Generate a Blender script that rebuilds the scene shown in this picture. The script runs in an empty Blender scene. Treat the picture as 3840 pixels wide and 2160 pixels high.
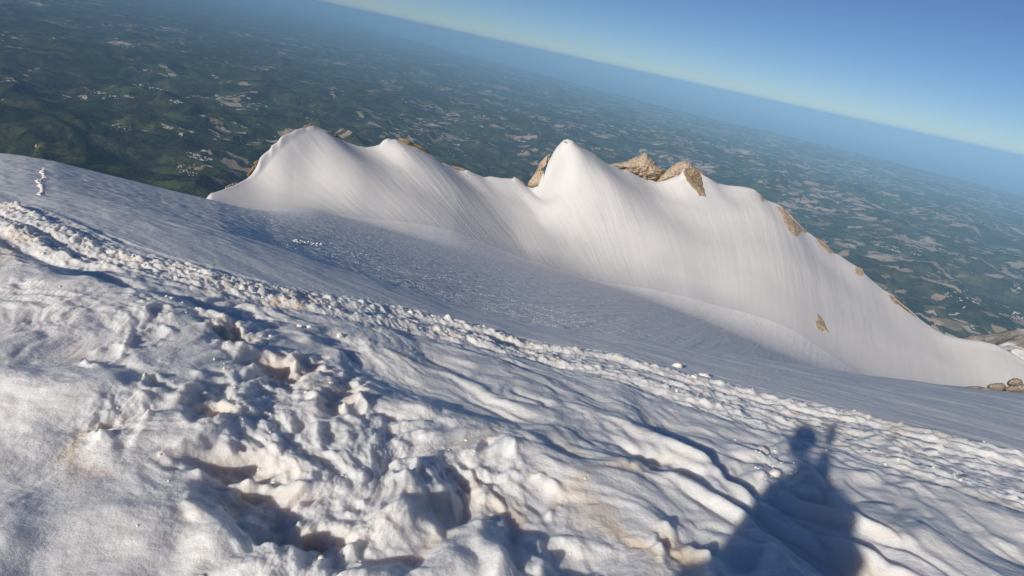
import bpy, bmesh, math, random
import numpy as np
from mathutils import Vector

random.seed(7)
scene = bpy.context.scene
COL = scene.collection

# ------------------------------------------------------------------ camera
PF = 1990.0                       # focal length in photo pixels (3840 wide)
ROLL = math.radians(12.4)
PITCH = math.radians(24.2)
_f = np.array([0, math.cos(PITCH), -math.sin(PITCH)])
_r0 = np.array([1.0, 0, 0])
_u0 = np.cross(_r0, _f)
CR = math.cos(ROLL) * _r0 + math.sin(ROLL) * _u0
CU = -math.sin(ROLL) * _r0 + math.cos(ROLL) * _u0
CF = _f
cam_data = bpy.data.cameras.new('camera')
cam_data.sensor_width = 36.0
cam_data.lens = 36.0 * PF / 3840.0
cam_data.clip_start = 0.05
cam_data.clip_end = 2.0e6
cam = bpy.data.objects.new('camera', cam_data)
COL.objects.link(cam)
from mathutils import Matrix
M = Matrix(((CR[0], CU[0], -CF[0], 0), (CR[1], CU[1], -CF[1], 0), (CR[2], CU[2], -CF[2], 0), (0, 0, 0, 1)))
cam.matrix_world = M
scene.camera = cam

def ray(px, py):
    px = np.asarray(px, float); py = np.asarray(py, float)
    d = ((px - 1920) / PF)[..., None] * CR - ((py - 1080) / PF)[..., None] * CU + CF
    return d / np.linalg.norm(d, axis=-1, keepdims=True)

def azdep(px, py):
    d = ray(px, py)
    return np.degrees(np.arctan2(d[..., 0], d[..., 1])), np.degrees(np.arcsin(-d[..., 2]))

# ------------------------------------------------------------------ sun, sky, exposure
SUN_DIR = -ray(3110, 1600)        # the shadow of the camera marks the point opposite the sun
SUN_EL = math.asin(SUN_DIR[2])
SUN_AZ = math.atan2(SUN_DIR[0], SUN_DIR[1])
sun_data = bpy.data.lights.new('sun', 'SUN')
sun_data.energy = 3.4
sun_data.angle = math.radians(0.8)
sun_data.color = (1.0, 0.90, 0.76)
sun = bpy.data.objects.new('sun', sun_data)
sun.rotation_mode = 'QUATERNION'
sun.rotation_quaternion = Vector(SUN_DIR).to_track_quat('Z', 'Y')
sun.location = (0, 0, 50)
COL.objects.link(sun)

world = bpy.data.worlds.new('World')
scene.world = world
world.use_nodes = True
wn = world.node_tree.nodes
bgn = wn['Background']
skyn = wn.new('ShaderNodeTexSky')
skyn.sky_type = 'NISHITA'
skyn.sun_disc = False
skyn.sun_elevation = SUN_EL
skyn.sun_rotation = SUN_AZ
skyn.altitude = 2000
skyn.air_density = 0.85
skyn.dust_density = 0.15
skyn.ozone_density = 6.0
world.node_tree.links.new(skyn.outputs[0], bgn.inputs[0])
bgn.inputs[1].default_value = 0.058

vs = scene.view_settings
vs.view_transform = 'Standard'
vs.look = 'None'
vs.exposure = 0.2
vs.gamma = 1.0
vs.use_curve_mapping = False
cy = scene.cycles
cy.use_denoising = True
cy.max_bounces = 6
cy.diffuse_bounces = 3
cy.glossy_bounces = 2
cy.volume_bounces = 0
cy.transparent_max_bounces = 4

# ------------------------------------------------------------------ numpy noise
_rng = np.random.RandomState(11)
_perm = _rng.permutation(4096).astype(np.int64)
_ga = _rng.rand(4096) * 2 * np.pi
_gx = np.cos(_ga); _gy = np.sin(_ga)
_rv = _rng.rand(4096)

def perlin(x, y, seed=0):
    xi = np.floor(x); yi = np.floor(y)
    fx = x - xi; fy = y - yi
    xi = xi.astype(np.int64); yi = yi.astype(np.int64)
    u = fx * fx * fx * (fx * (fx * 6 - 15) + 10)
    v = fy * fy * fy * (fy * (fy * 6 - 15) + 10)
    def g(ix, iy, dx, dy):
        h = _perm[(_perm[(ix + seed * 131) & 4095] + iy) & 4095]
        return _gx[h] * dx + _gy[h] * dy
    a = g(xi, yi, fx, fy); b = g(xi + 1, yi, fx - 1, fy)
    c = g(xi, yi + 1, fx, fy - 1); d = g(xi + 1, yi + 1, fx - 1, fy - 1)
    return 1.5 * ((a + u * (b - a)) * (1 - v) + (c + u * (d - c)) * v)

def fbm(x, y, octv=4, seed=0, gain=0.5, lac=2.03):
    s = 0; a = 1.0; f = 1.0
    for i in range(octv):
        s = s + a * perlin(x * f + 17.3 * i, y * f - 9.1 * i, seed + i)
        a *= gain; f *= lac
    return s

def ridged(x, y, octv=4, seed=0, gain=0.5, lac=2.03):
    s = 0; a = 1.0; f = 1.0
    for i in range(octv):
        n = 1 - np.abs(perlin(x * f + 31.7 * i, y * f + 5.3 * i, seed + i))
        s = s + a * n * n
        a *= gain; f *= lac
    return s

def sstep(a, b, x):
    t = np.clip((x - a) / (b - a), 0, 1)
    return t * t * (3 - 2 * t)

def smin(a, b, k):
    h = np.clip(0.5 + 0.5 * (b - a) / k, 0, 1)
    return b + (a - b) * h - k * h * (1 - h)

def smax(a, b, k):
    return -smin(-a, -b, k)

# ------------------------------------------------------------------ materials
def mat_new(name):
    m = bpy.data.materials.new(name)
    m.use_nodes = True
    nt = m.node_tree
    bsdf = nt.nodes['Principled BSDF']
    return m, nt, bsdf

def node(nt, typ, **kw):
    n = nt.nodes.new(typ)
    for k, v in kw.items():
        setattr(n, k, v)
    return n

def noise_node(nt, vec, scale, detail=4, rough=0.55, distortion=0.0):
    n = node(nt, 'ShaderNodeTexNoise')
    n.inputs['Scale'].default_value = scale
    n.inputs['Detail'].default_value = detail
    n.inputs['Roughness'].default_value = rough
    n.inputs['Distortion'].default_value = distortion
    if vec is not None:
        nt.links.new(vec, n.inputs['Vector'])
    return n

def ramp(nt, fac, stops):
    r = node(nt, 'ShaderNodeValToRGB')
    cr = r.color_ramp
    while len(cr.elements) < len(stops):
        cr.elements.new(0.5)
    for e, (p, c) in zip(cr.elements, stops):
        e.position = p
        e.color = (c[0], c[1], c[2], 1) if len(c) == 3 else c
    nt.links.new(fac, r.inputs[0])
    return r

def mix(nt, fac, a, b, blend='MIX'):
    m = node(nt, 'ShaderNodeMix', data_type='RGBA', blend_type=blend)
    if isinstance(fac, (int, float)):
        m.inputs[0].default_value = fac
    else:
        nt.links.new(fac, m.inputs[0])
    for s, v in ((m.inputs[6], a), (m.inputs[7], b)):
        if isinstance(v, tuple):
            s.default_value = (v[0], v[1], v[2], 1)
        else:
            nt.links.new(v, s)
    return m.outputs[2]

def math_n(nt, op, a, b=None, clamp=False):
    m = node(nt, 'ShaderNodeMath', operation=op, use_clamp=clamp)
    for i, v in enumerate((a, b)):
        if v is None:
            continue
        if isinstance(v, (int, float)):
            m.inputs[i].default_value = v
        else:
            nt.links.new(v, m.inputs[i])
    return m.outputs[0]

def bump(nt, height, strength, dist, prev=None):
    b = node(nt, 'ShaderNodeBump')
    b.inputs['Strength'].default_value = strength
    b.inputs['Distance'].default_value = dist
    nt.links.new(height, b.inputs['Height'])
    if prev is not None:
        nt.links.new(prev, b.inputs['Normal'])
    return b.outputs[0]

def attr(nt, name):
    a = node(nt, 'ShaderNodeAttribute')
    a.attribute_name = name
    return a

def snow_near_material():
    m, nt, b = mat_new('old_snow')
    tc = node(nt, 'ShaderNodeTexCoord')
    pos = tc.outputs['Object']
    dust = attr(nt, 'dust')
    n1 = noise_node(nt, pos, 3.1, 5, 0.6)
    n2 = noise_node(nt, pos, 0.35, 4, 0.6)
    base = ramp(nt, n2.outputs[0], [(0.3, (0.80, 0.80, 0.805)), (0.7, (0.87, 0.865, 0.855))]).outputs[0]
    warm = math_n(nt, 'MULTIPLY', ramp(nt, n1.outputs[0], [(0.35, (0.15,) * 3), (0.68, (1,) * 3)]).outputs[0], dust.outputs['Fac'], True)
    col = mix(nt, warm, base, (0.80, 0.61, 0.40))
    nt.links.new(col, b.inputs['Base Color'])
    b.inputs['Roughness'].default_value = 0.55
    b.inputs['Specular IOR Level'].default_value = 0.35
    fine = noise_node(nt, pos, 60, 3, 0.7)
    mid = noise_node(nt, pos, 14, 4, 0.65)
    mp = node(nt, 'ShaderNodeMapping')
    mp.inputs['Rotation'].default_value = (0, 0, -math.atan2(STR_DIR[1], STR_DIR[0]))
    nt.links.new(pos, mp.inputs[0])
    mp2 = node(nt, 'ShaderNodeMapping')
    mp2.inputs['Scale'].default_value = (0.10, 1.5, 0.1)
    nt.links.new(mp.outputs[0], mp2.inputs[0])
    st = noise_node(nt, mp2.outputs[0], 1.0, 5, 0.62)
    far = attr(nt, 'far').outputs['Fac']
    bn0 = bump(nt, math_n(nt, 'MULTIPLY', st.outputs[0], far), 1.0, 0.22)
    bn = bump(nt, mid.outputs[0], 0.6, 0.02, bn0)
    gr = noise_node(nt, pos, 32, 4, 0.7)
    bn = bump(nt, gr.outputs[0], 0.5, 0.01, bn)
    bn = bump(nt, fine.outputs[0], 0.55, 0.006, bn)
    nt.links.new(bn, b.inputs['Normal'])
    b.inputs['Subsurface Weight'].default_value = 0.7
    b.inputs['Subsurface Radius'].default_value = (1.0, 0.75, 0.55)
    b.inputs['Subsurface Scale'].default_value = 0.08
    return m

def snow_ridge_material():
    m, nt, b = mat_new('ridge_snow')
    flow = attr(nt, 'flow').outputs['Vector']
    amp = attr(nt, 'flute').outputs['Fac']
    tc = node(nt, 'ShaderNodeTexCoord')
    pos = tc.outputs['Object']
    n2 = noise_node(nt, pos, 0.05, 5, 0.6)
    wp = noise_node(nt, pos, 0.12, 2, 0.5)
    wv = node(nt, 'ShaderNodeVectorMath', operation='MULTIPLY_ADD')
    nt.links.new(wp.outputs['Color'], wv.inputs[0]); wv.inputs[1].default_value = (1.1, 0.2, 0); nt.links.new(flow, wv.inputs[2])
    n3 = noise_node(nt, wv.outputs[0], 0.8, 6, 0.68)
    base = ramp(nt, n2.outputs[0], [(0.3, (0.68, 0.69, 0.71)), (0.7, (0.76, 0.76, 0.765))]).outputs[0]
    streak = ramp(nt, n3.outputs[0], [(0.35, (0.95, 0.945, 0.93)), (0.6, (1, 1, 1))]).outputs[0]
    col = mix(nt, 1.0, base, streak, 'MULTIPLY')
    nt.links.new(col, b.inputs['Base Color'])
    b.inputs['Roughness'].default_value = 0.6
    b.inputs['Specular IOR Level'].default_value = 0.25
    h = math_n(nt, 'MULTIPLY', n3.outputs[0], amp)
    fine = noise_node(nt, pos, 2.2, 3, 0.7)
    bn = bump(nt, h, 1.0, 0.19)
    bn = bump(nt, fine.outputs[0], 0.25, 0.04, bn)
    nt.links.new(bn, b.inputs['Normal'])
    return m

def rock_material(name, c1, c2, c3, scale=0.35):
    m, nt, b = mat_new(name)
    tc = node(nt, 'ShaderNodeTexCoord')
    pos = tc.outputs['Object']
    mp = node(nt, 'ShaderNodeMapping')
    mp.inputs['Rotation'].default_value = (0.5, 0.35, 0.4)
    mp.inputs['Scale'].default_value = (1, 1, 3.2)
    nt.links.new(pos, mp.inputs[0])
    n1 = noise_node(nt, mp.outputs[0], scale, 8, 0.65, 0.6)
    n2 = noise_node(nt, pos, scale * 4, 6, 0.7)
    vo = node(nt, 'ShaderNodeTexVoronoi', feature='DISTANCE_TO_EDGE')
    vo.inputs['Scale'].default_value = scale * 2.2
    nt.links.new(n1.outputs['Color'], vo.inputs['Vector']) if False else nt.links.new(mp.outputs[0], vo.inputs['Vector'])
    col = ramp(nt, n1.outputs[0], [(0.28, c1), (0.5, c2), (0.75, c3)]).outputs[0]
    dark = ramp(nt, n2.outputs[0], [(0.36, (0.45, 0.43, 0.40)), (0.52, (1, 1, 1))]).outputs[0]
    col = mix(nt, 0.5, col, dark, 'MULTIPLY')
    crack = ramp(nt, vo.outputs[0], [(0.0, (0.45, 0.42, 0.4)), (0.06, (1, 1, 1))]).outputs[0]
    col = mix(nt, 0.35, col, crack, 'MULTIPLY')
    nt.links.new(col, b.inputs['Base Color'])
    b.inputs['Roughness'].default_value = 0.9
    b.inputs['Specular IOR Level'].default_value = 0.15
    bn = bump(nt, n1.outputs[0], 1.0, 0.22 / scale)
    bn = bump(nt, n2.outputs[0], 0.8, 0.06 / scale, bn)
    nt.links.new(bn, b.inputs['Normal'])
    return m

def plain(name, c, rough=0.8, spec=0.2, var=0.12, scale=8.0):
    m, nt, b = mat_new(name)
    tc = node(nt, 'ShaderNodeTexCoord')
    n = noise_node(nt, tc.outputs['Object'], scale, 4)
    lo = tuple(x * (1 - var) for x in c); hi = tuple(min(1, x * (1 + var)) for x in c)
    nt.links.new(ramp(nt, n.outputs[0], [(0.3, lo), (0.7, hi)]).outputs[0], b.inputs['Base Color'])
    b.inputs['Roughness'].default_value = rough
    b.inputs['Specular IOR Level'].default_value = spec
    return m

# ------------------------------------------------------------------ object helpers
def link_mesh(name, verts, faces, mats, parent=None, smooth=False):
    me = bpy.data.meshes.new(name)
    me.from_pydata([tuple(v) for v in verts], [], [tuple(f) for f in faces])
    for mt in (mats if isinstance(mats, (list, tuple)) else [mats]):
        me.materials.append(mt)
    if smooth:
        me.shade_smooth()
    o = bpy.data.objects.new(name, me)
    COL.objects.link(o)
    if parent is not None:
        o.parent = parent
    return o

def fast_mesh(name, co, quads, mat, normals=None):
    me = bpy.data.meshes.new(name)
    nv = len(co); nq = len(quads)
    me.vertices.add(nv)
    me.vertices.foreach_set('co', np.ascontiguousarray(co, dtype=np.float32).ravel())
    me.loops.add(nq * 4)
    me.loops.foreach_set('vertex_index', np.ascontiguousarray(quads, dtype=np.int32).ravel())
    me.polygons.add(nq)
    me.polygons.foreach_set('loop_start', np.arange(0, nq * 4, 4, dtype=np.int32))
    me.update(calc_edges=True)
    me.validate()
    me.materials.append(mat)
    me.shade_smooth()
    if normals is not None:
        me.normals_split_custom_set_from_vertices([tuple(n) for n in normals.tolist()])
    o = bpy.data.objects.new(name, me)
    COL.objects.link(o)
    return o

def set_attr(o, name, typ, data):
    a = o.data.attributes.new(name, typ, 'POINT')
    if typ == 'FLOAT':
        a.data.foreach_set('value', np.ascontiguousarray(data, dtype=np.float32))
    else:
        a.data.foreach_set('vector', np.ascontiguousarray(data, dtype=np.float32).ravel())

def tag(o, label=None, cat=None, group=None, kind=None):
    if label: o['label'] = label
    if cat: o['category'] = cat
    if group: o['group'] = group
    if kind: o['kind'] = kind
    return o

# ------------------------------------------------------------------ shape of the snow
CAMH = 1.25                        # height of the camera above the far run of the slope
S0 = 0.25                          # gradient of the slope below the photographer
FA = math.radians(3.0)             # its fall line, degrees right of the heading
FL = np.array([math.sin(FA), math.cos(FA)])
# line along which the near slope rolls out of sight, as seen in the photograph
_ep = np.array([(-700, 640), (0, 705), (300, 735), (500, 775), (705, 825), (994, 915), (1280, 1010), (1528, 1090), (1727, 1155), (2000, 1222), (2200, 1250), (2380, 1265), (2520, 1290), (2600, 1306),
                (2900, 1355), (3100, 1386), (3300, 1415), (3504, 1440), (3640, 1455), (3840, 1470)], float)
EA, ED = azdep(_ep[:, 0], _ep[:, 1])

def roll_k(az):
    """how fast the near slope steepens with distance: it curves out of sight exactly along that line"""
    s0 = S0 * np.cos(np.radians(az) - FA)
    ed = np.tan(np.radians(np.interp(az, EA, ED)))
    ed = np.where(az < EA[0], np.tan(np.radians(ED[0])) * np.cos(np.radians(az) - FA) / np.cos(np.radians(EA[0]) - FA), ed)
    ed = np.where(az > EA[-1], np.tan(np.radians(ED[-1])) * np.cos(np.radians(az) - FA) / np.cos(np.radians(EA[-1]) - FA), ed)
    re = 2 * CAMH / np.maximum(ed - s0, 0.02)
    return CAMH / re ** 2

_ka = np.linspace(-180, 180, 1441)
_kt = roll_k(np.clip(_ka, -70, 70))
_kt = np.convolve(np.pad(_kt, 8, mode='edge'), np.ones(17) / 17, mode='valid')

BD0, BDL, BDA = 0.31, 1.5, math.radians(20.0)
def bench_dip(x, y):
    """the ground flattens towards the photographer's feet: it lies this much below the far run of the slope"""
    v = x * math.sin(BDA) + y * math.cos(BDA)
    return BD0 * BDL * np.exp(-np.clip(v, -0.6, 60) / BDL)

def near_z(az, r):
    a = np.radians(az)
    s0 = S0 * np.cos(a - FA)
    back = np.where(s0 < 0, np.tanh(r / 12.0) * 12.0, r)
    return -CAMH - s0 * back - np.interp(az, _ka, _kt) * np.where(np.abs(az) < 80, r * r, 0) - bench_dip(r * np.sin(a), r * np.cos(a))

_rg = np.exp(np.linspace(math.log(0.4), math.log(45.0), 900))
def to_plane(px, py):
    """where the line of sight through a photo pixel meets the near slope"""
    px = np.atleast_1d(np.asarray(px, float)); py = np.atleast_1d(np.asarray(py, float))
    az, dep = azdep(px, py)
    f = near_z(az[:, None] + 0 * _rg[None], _rg[None] + 0 * az[:, None]) + np.tan(np.radians(dep))[:, None] * _rg[None]
    hit = f > 0
    # past the rim take the closest approach
    i = np.where(hit.any(1), hit.argmax(1), np.argmax(f / _rg[None], 1))
    r = _rg[i]
    return np.stack([r * np.sin(np.radians(az)), r * np.cos(np.radians(az))], -1)

def poly_dist(x, y, pts):
    """signed distance to a polyline (positive on the left of its direction) and the run along it"""
    best = np.full(x.shape, 1e9); sd = np.zeros(x.shape); run = np.zeros(x.shape)
    acc = 0.0
    for (ax, ay), (bx, by) in zip(pts[:-1], pts[1:]):
        dx, dy = bx - ax, by - ay
        L2 = dx * dx + dy * dy; L = math.sqrt(L2)
        t = np.clip(((x - ax) * dx + (y - ay) * dy) / L2, 0, 1)
        ex = x - ax - t * dx; ey = y - ay - t * dy
        d = np.hypot(ex, ey)
        s = np.sign(dx * (y - ay) - dy * (x - ax))
        m = d < best
        best = np.where(m, d, best); sd = np.where(m, d * s, sd); run = np.where(m, acc + t * L, run)
        acc += L
    return sd, run

def pl(pix):
    a = np.array(pix, float)
    return [tuple(p) for p in to_plane(a[:, 0], a[:, 1])]

BERM_A = pl([(0, 770), (124, 819), (224, 869), (348, 919), (497, 972), (671, 1008), (795, 1048), (994, 1093), (1193, 1122),
             (1280, 1134), (1479, 1162), (1653, 1202), (1827, 1242), (1926, 1276), (2075, 1306), (2274, 1336), (2473, 1391),
             (2560, 1416), (2709, 1450), (2868, 1485), (3032, 1529), (3231, 1569), (3405, 1619), (3554, 1654), (3703, 1698), (3840, 1733)])
BERM_B = pl([(0, 834), (99, 889), (224, 944), (323, 968), (422, 991), (600, 1020), (860, 1085), (1080, 1140), (1280, 1180), (1653, 1250), (1840, 1292), (2025, 1336),
             (2224, 1381), (2423, 1436), (2560, 1490), (2709, 1539), (2858, 1584), (2992, 1622), (3196, 1684), (3405, 1753), (3604, 1818), (3840, 1887)])
BENCH = pl([(-700, 960), (0, 1035), (200, 1050), (330, 1085), (620, 1185), (800, 1250), (1000, 1290), (1150, 1340), (1300, 1400), (1500, 1480), (1750, 1590), (2000, 1720), (2250, 1850), (2500, 2010), (2700, 2200)])
# hollows trodden or melted into the snow: photo x, y, length m, width m, turn deg, depth m
PITS = [(872, 1290, .26, .15, 20, .15), (600, 1232, .10, .07, 0, .06), (559, 1312, .22, .09, -20, .07), (1030, 1390, .26, .17, 10, .19),
        (1165, 1382, .16, .12, 0, .12), (778, 1550, .20, .14, 10, .14), (830, 1468, .15, .09, 40, .09), (574, 1483, .10, .07, 0, .06),
        (484, 1602, .16, .08, -10, .07), (1320, 1431, .12, .07, 0, .06), (1275, 1480, .30, .16, -15, .16), (880, 1745, .28, .13, 70, .17),
        (930, 1870, .26, .13, 60, .18), 
        (1345, 1550, .11, .08, 0, .07), (1684, 1900, .28, .14, -60, .15), (1850, 1730, .20, .13, 0, .10), (1100, 2010, .24, .10, 65, .13),
        (1500, 1760, .10, .07, 0, .07), (2030, 1870, .16, .10, 0, .09), (2560, 2100, .20, .12, 30, .13), (1330, 1900, .05, .04, 0, .07),
        (2150, 2120, .2, .12, 20, .10), (1240, 1640, .14, .09, 30, .09), (400, 1380, .2, .08, -20, .05)]
PIT_XY = to_plane(np.array([p[0] for p in PITS], float), np.array([p[1] for p in PITS], float))
# stretch of coarse broken snow where people walked
CHURN = pl([(700, 1180), (900, 1320), (1000, 1450), (950, 1650), (1000, 1850), (1150, 2050), (1200, 2300)])
CHURN2 = pl([(1000, 1380), (1400, 1560), (1800, 1800), (2200, 2050), (2400, 2250)])
CRUMBLE = pl([(2860, 1680), (2900, 1740), (2930, 1800), (2960, 1840)])

_e1, _e2 = to_plane(np.array([1700., 2560.]), np.array([1385., 1800.]))
RUN_DIR = (_e2 - _e1) / np.linalg.norm(_e2 - _e1)     # along the wind ribs
RUN_N = np.array([-RUN_DIR[1], RUN_DIR[0]])

CREST = [(-62, 27, 100), (-50, 26, 102), (-42, 24.5, 104), (-36, 21.0, 106)]
def _c(px, py, rc):
    a, d = azdep(px, py)
    CREST.append((float(a), float(d), rc))
for q in [(824, 748, 108), (850, 725, 110), (880, 706, 112), (905, 692, 113), (925, 680, 114), (945, 655, 116), (962, 626, 117), (975, 590, 118), (990, 575, 119),
          (1013, 560, 120), (1016, 548, 120), (1036, 537, 121), (1047, 527, 122), (1049, 517, 122), (1062, 508, 123), (1090, 497, 125), (1110, 487, 126), (1134, 480, 128), (1150, 480, 129), (1160, 473, 130),
          (1175, 470, 131), (1196, 477, 132), (1225, 490, 132), (1260, 514, 133), (1300, 532, 134), (1340, 548, 134), (1375, 553, 135), (1405, 548, 136),
          (1425, 540, 137), (1437, 526, 137), (1453, 519, 137), (1468, 524, 137), (1486, 522, 138), (1508, 534, 138), (1530, 545, 138), (1560, 553, 139), (1600, 574, 140),
          (1630, 590, 141), (1655, 611, 142), (1672, 614, 142), (1700, 630, 143), (1722, 641, 143), (1740, 641, 143), (1750, 637, 143), (1780, 651, 144), (1815, 664, 145), (1840, 662, 145), (1880, 668, 146), (1920, 670, 147),
          (1930, 665, 147), (1940, 668, 148), (1960, 685, 148), (1975, 698, 148), (1996, 704, 147), (2020, 696, 146), (2034, 680, 145), (2040, 660, 145), (2037, 645, 145), (2044, 630, 144.5), (2055, 610, 144), (2061, 582, 144),
          (2082, 560, 143), (2098, 541, 143), (2114, 526, 142), (2130, 523, 142), (2148, 530, 142), (2165, 545, 143), (2185, 556, 144), (2215, 572, 145), (2230, 580, 146), (2250, 596, 147),
          (2280, 616, 149), (2300, 619, 150), (2325, 634, 151), (2340, 639, 152), (2347, 637, 152), (2360, 643, 152), (2400, 666, 153), (2428, 675, 154), (2445, 676, 154), (2462, 683, 154), (2490, 678, 154), (2530, 663, 154),
          (2550, 656, 153), (2562, 633, 152), (2567, 634, 152), (2580, 655, 153), (2595, 668, 153), (2618, 668, 154), (2624, 655, 154), (2630, 652, 154), (2655, 666, 154), (2690, 688, 154), (2730, 695, 154), (2770, 699, 153), (2805, 703, 153),
          (2830, 712, 152), (2850, 728, 152), (2868, 748, 151), (2890, 758, 150), (2915, 765, 150), (2935, 778, 149), (2955, 803, 149), (2985, 835, 148), (3010, 862, 148), (3035, 875, 147), (3060, 892, 147), (3090, 915, 146), (3120, 945, 146), (3145, 957, 145), (3180, 979, 145),
          (3220, 1005, 144), (3250, 1033, 144), (3280, 1062, 143), (3312, 1085, 143), (3345, 1107, 142), (3380, 1135, 142), (3420, 1170, 141), (3455, 1201, 141), (3500, 1232, 141), (3540, 1252, 141), (3575, 1265, 140),
          (3620, 1272, 140), (3680, 1279, 140), (3730, 1291, 140), (3780, 1315, 140), (3838, 1352, 139)]:
    _c(*q)
CREST += [(49, 15.3, 138), (56, 17, 138), (62, 18, 138)]
CREST = np.array(sorted(CREST))
CG = np.linspace(-70, 70, 2801)
_cd = np.interp(CG, CREST[:, 0], CREST[:, 1]); _cr = np.interp(CG, CREST[:, 0], CREST[:, 2])
_cz = -np.tan(np.radians(_cd)) * _cr
def _blur(v, sig):
    n = int(sig / 0.05 * 3) | 1
    k = np.exp(-0.5 * ((np.arange(n) - n // 2) * 0.05 / sig) ** 2); k /= k.sum()
    return np.convolve(np.pad(v, n // 2, mode='edge'), k, mode='valid')
_cz1, _cz2, _cz3 = _blur(_cz, 0.8), _blur(_cz, 2.6), _blur(_cz, 6.5)
_cr = _blur(_cr, 1.0)

_lp = np.array([(-700, 520), (0, 575), (100, 588), (200, 605), (300, 630), (400, 655), (600, 705), (700, 729), (820, 757)], float)
LA, LD = azdep(_lp[:, 0], _lp[:, 1])
for _x in (-27.0, -20.0):
    LA = np.append(LA, _x); LD = np.append(LD, np.degrees(np.arctan(0.35 * np.cos(np.radians(_x - 8.9)) + 0.083)))

def ridge_crest(az):
    return np.interp(az, CG, _cr)

def base_z(az, r):
    """height of the snow without its fine relief, by azimuth (deg) and distance"""
    az = np.asarray(az, float)
    z = near_z(az, r)
    # the bowl beyond the roll
    ld = np.tan(np.radians(np.interp(az, LA, LD)))
    wl = 1 - sstep(-31.8, -22.0, az)                       # left: the slope curves away above the valley
    sb = 0.335 * np.cos(np.radians(az) - math.radians(8.9))
    hb = 2.2 + 3.2 * sstep(-40, 6, az)
    bowl = -hb - ((sb + (5.4 - hb) / 85.0) * (1 - wl) + (ld - 2 * hb / 66.0) * wl) * r - hb / 66.0 ** 2 * r * r * wl
    bowl = bowl - 4 * sstep(12, 48, az) * sstep(25, 95, r)  # right: a gully deepens between the slope and the ridge
    z = np.where(r > 8, smax(z, bowl, 0.7), z)
    # the ridge across the bowl: sharp along the crest, broader folds farther down the face
    rc = np.interp(az, CG, _cr)
    zc = np.interp(az, CG, _cz)
    u = rc - r
    sh = np.interp(az, [-40, -25, 0, 20, 40], [.10, .24, .22, .16, .12]) * np.clip(u, 0, 60)
    w1 = sstep(0.0, 3.0, u); w2 = sstep(2.5, 16.0, u); w3 = sstep(10.0, 38.0, u)
    zs = zc * (1 - w1) + np.interp(az - sh, CG, _cz1) * w1
    zs = zs * (1 - w2) + np.interp(az - sh, CG, _cz2) * w2
    zs = zs * (1 - w3) + np.interp(az - sh, CG, _cz3) * w3
    steep = np.interp(az, [-60, -30, -20, -8, 0, 5, 12, 22, 35, 50], [.4, .26, .23, .20, .21, .23, .22, .22, .20, .20])
    face = zs - steep * u * (1 + 0.3 * np.exp(-np.maximum(u, 0) / 10.0)) + 0.25
    wface = sstep(-36, -32.3, az)
    z = np.where(r > 40, smax(z, face - (1 - wface) * 60, np.interp(az, [-10, 18], [12.0, 6.0])), z)
    back = zc + 0.25 + 1.15 * u
    z = np.where(r > 60, smin(z, back, 1.0), z)
    return z

def _hit_base(px, py):
    az_, dep_ = azdep(np.array([float(px)]), np.array([float(py)]))
    rg = np.exp(np.linspace(math.log(14), math.log(100), 600))
    zz = base_z(np.full(rg.shape, az_[0]), rg)
    i = int(np.argmax(zz > -np.tan(np.radians(dep_[0])) * rg))
    return np.array([rg[i] * math.sin(math.radians(az_[0])), rg[i] * math.cos(math.radians(az_[0]))])
STR_DIR = _hit_base(1500, 1030) - _hit_base(900, 870)
STR_DIR = STR_DIR / np.linalg.norm(STR_DIR)          # along the old ski lines in the bowl

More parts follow.
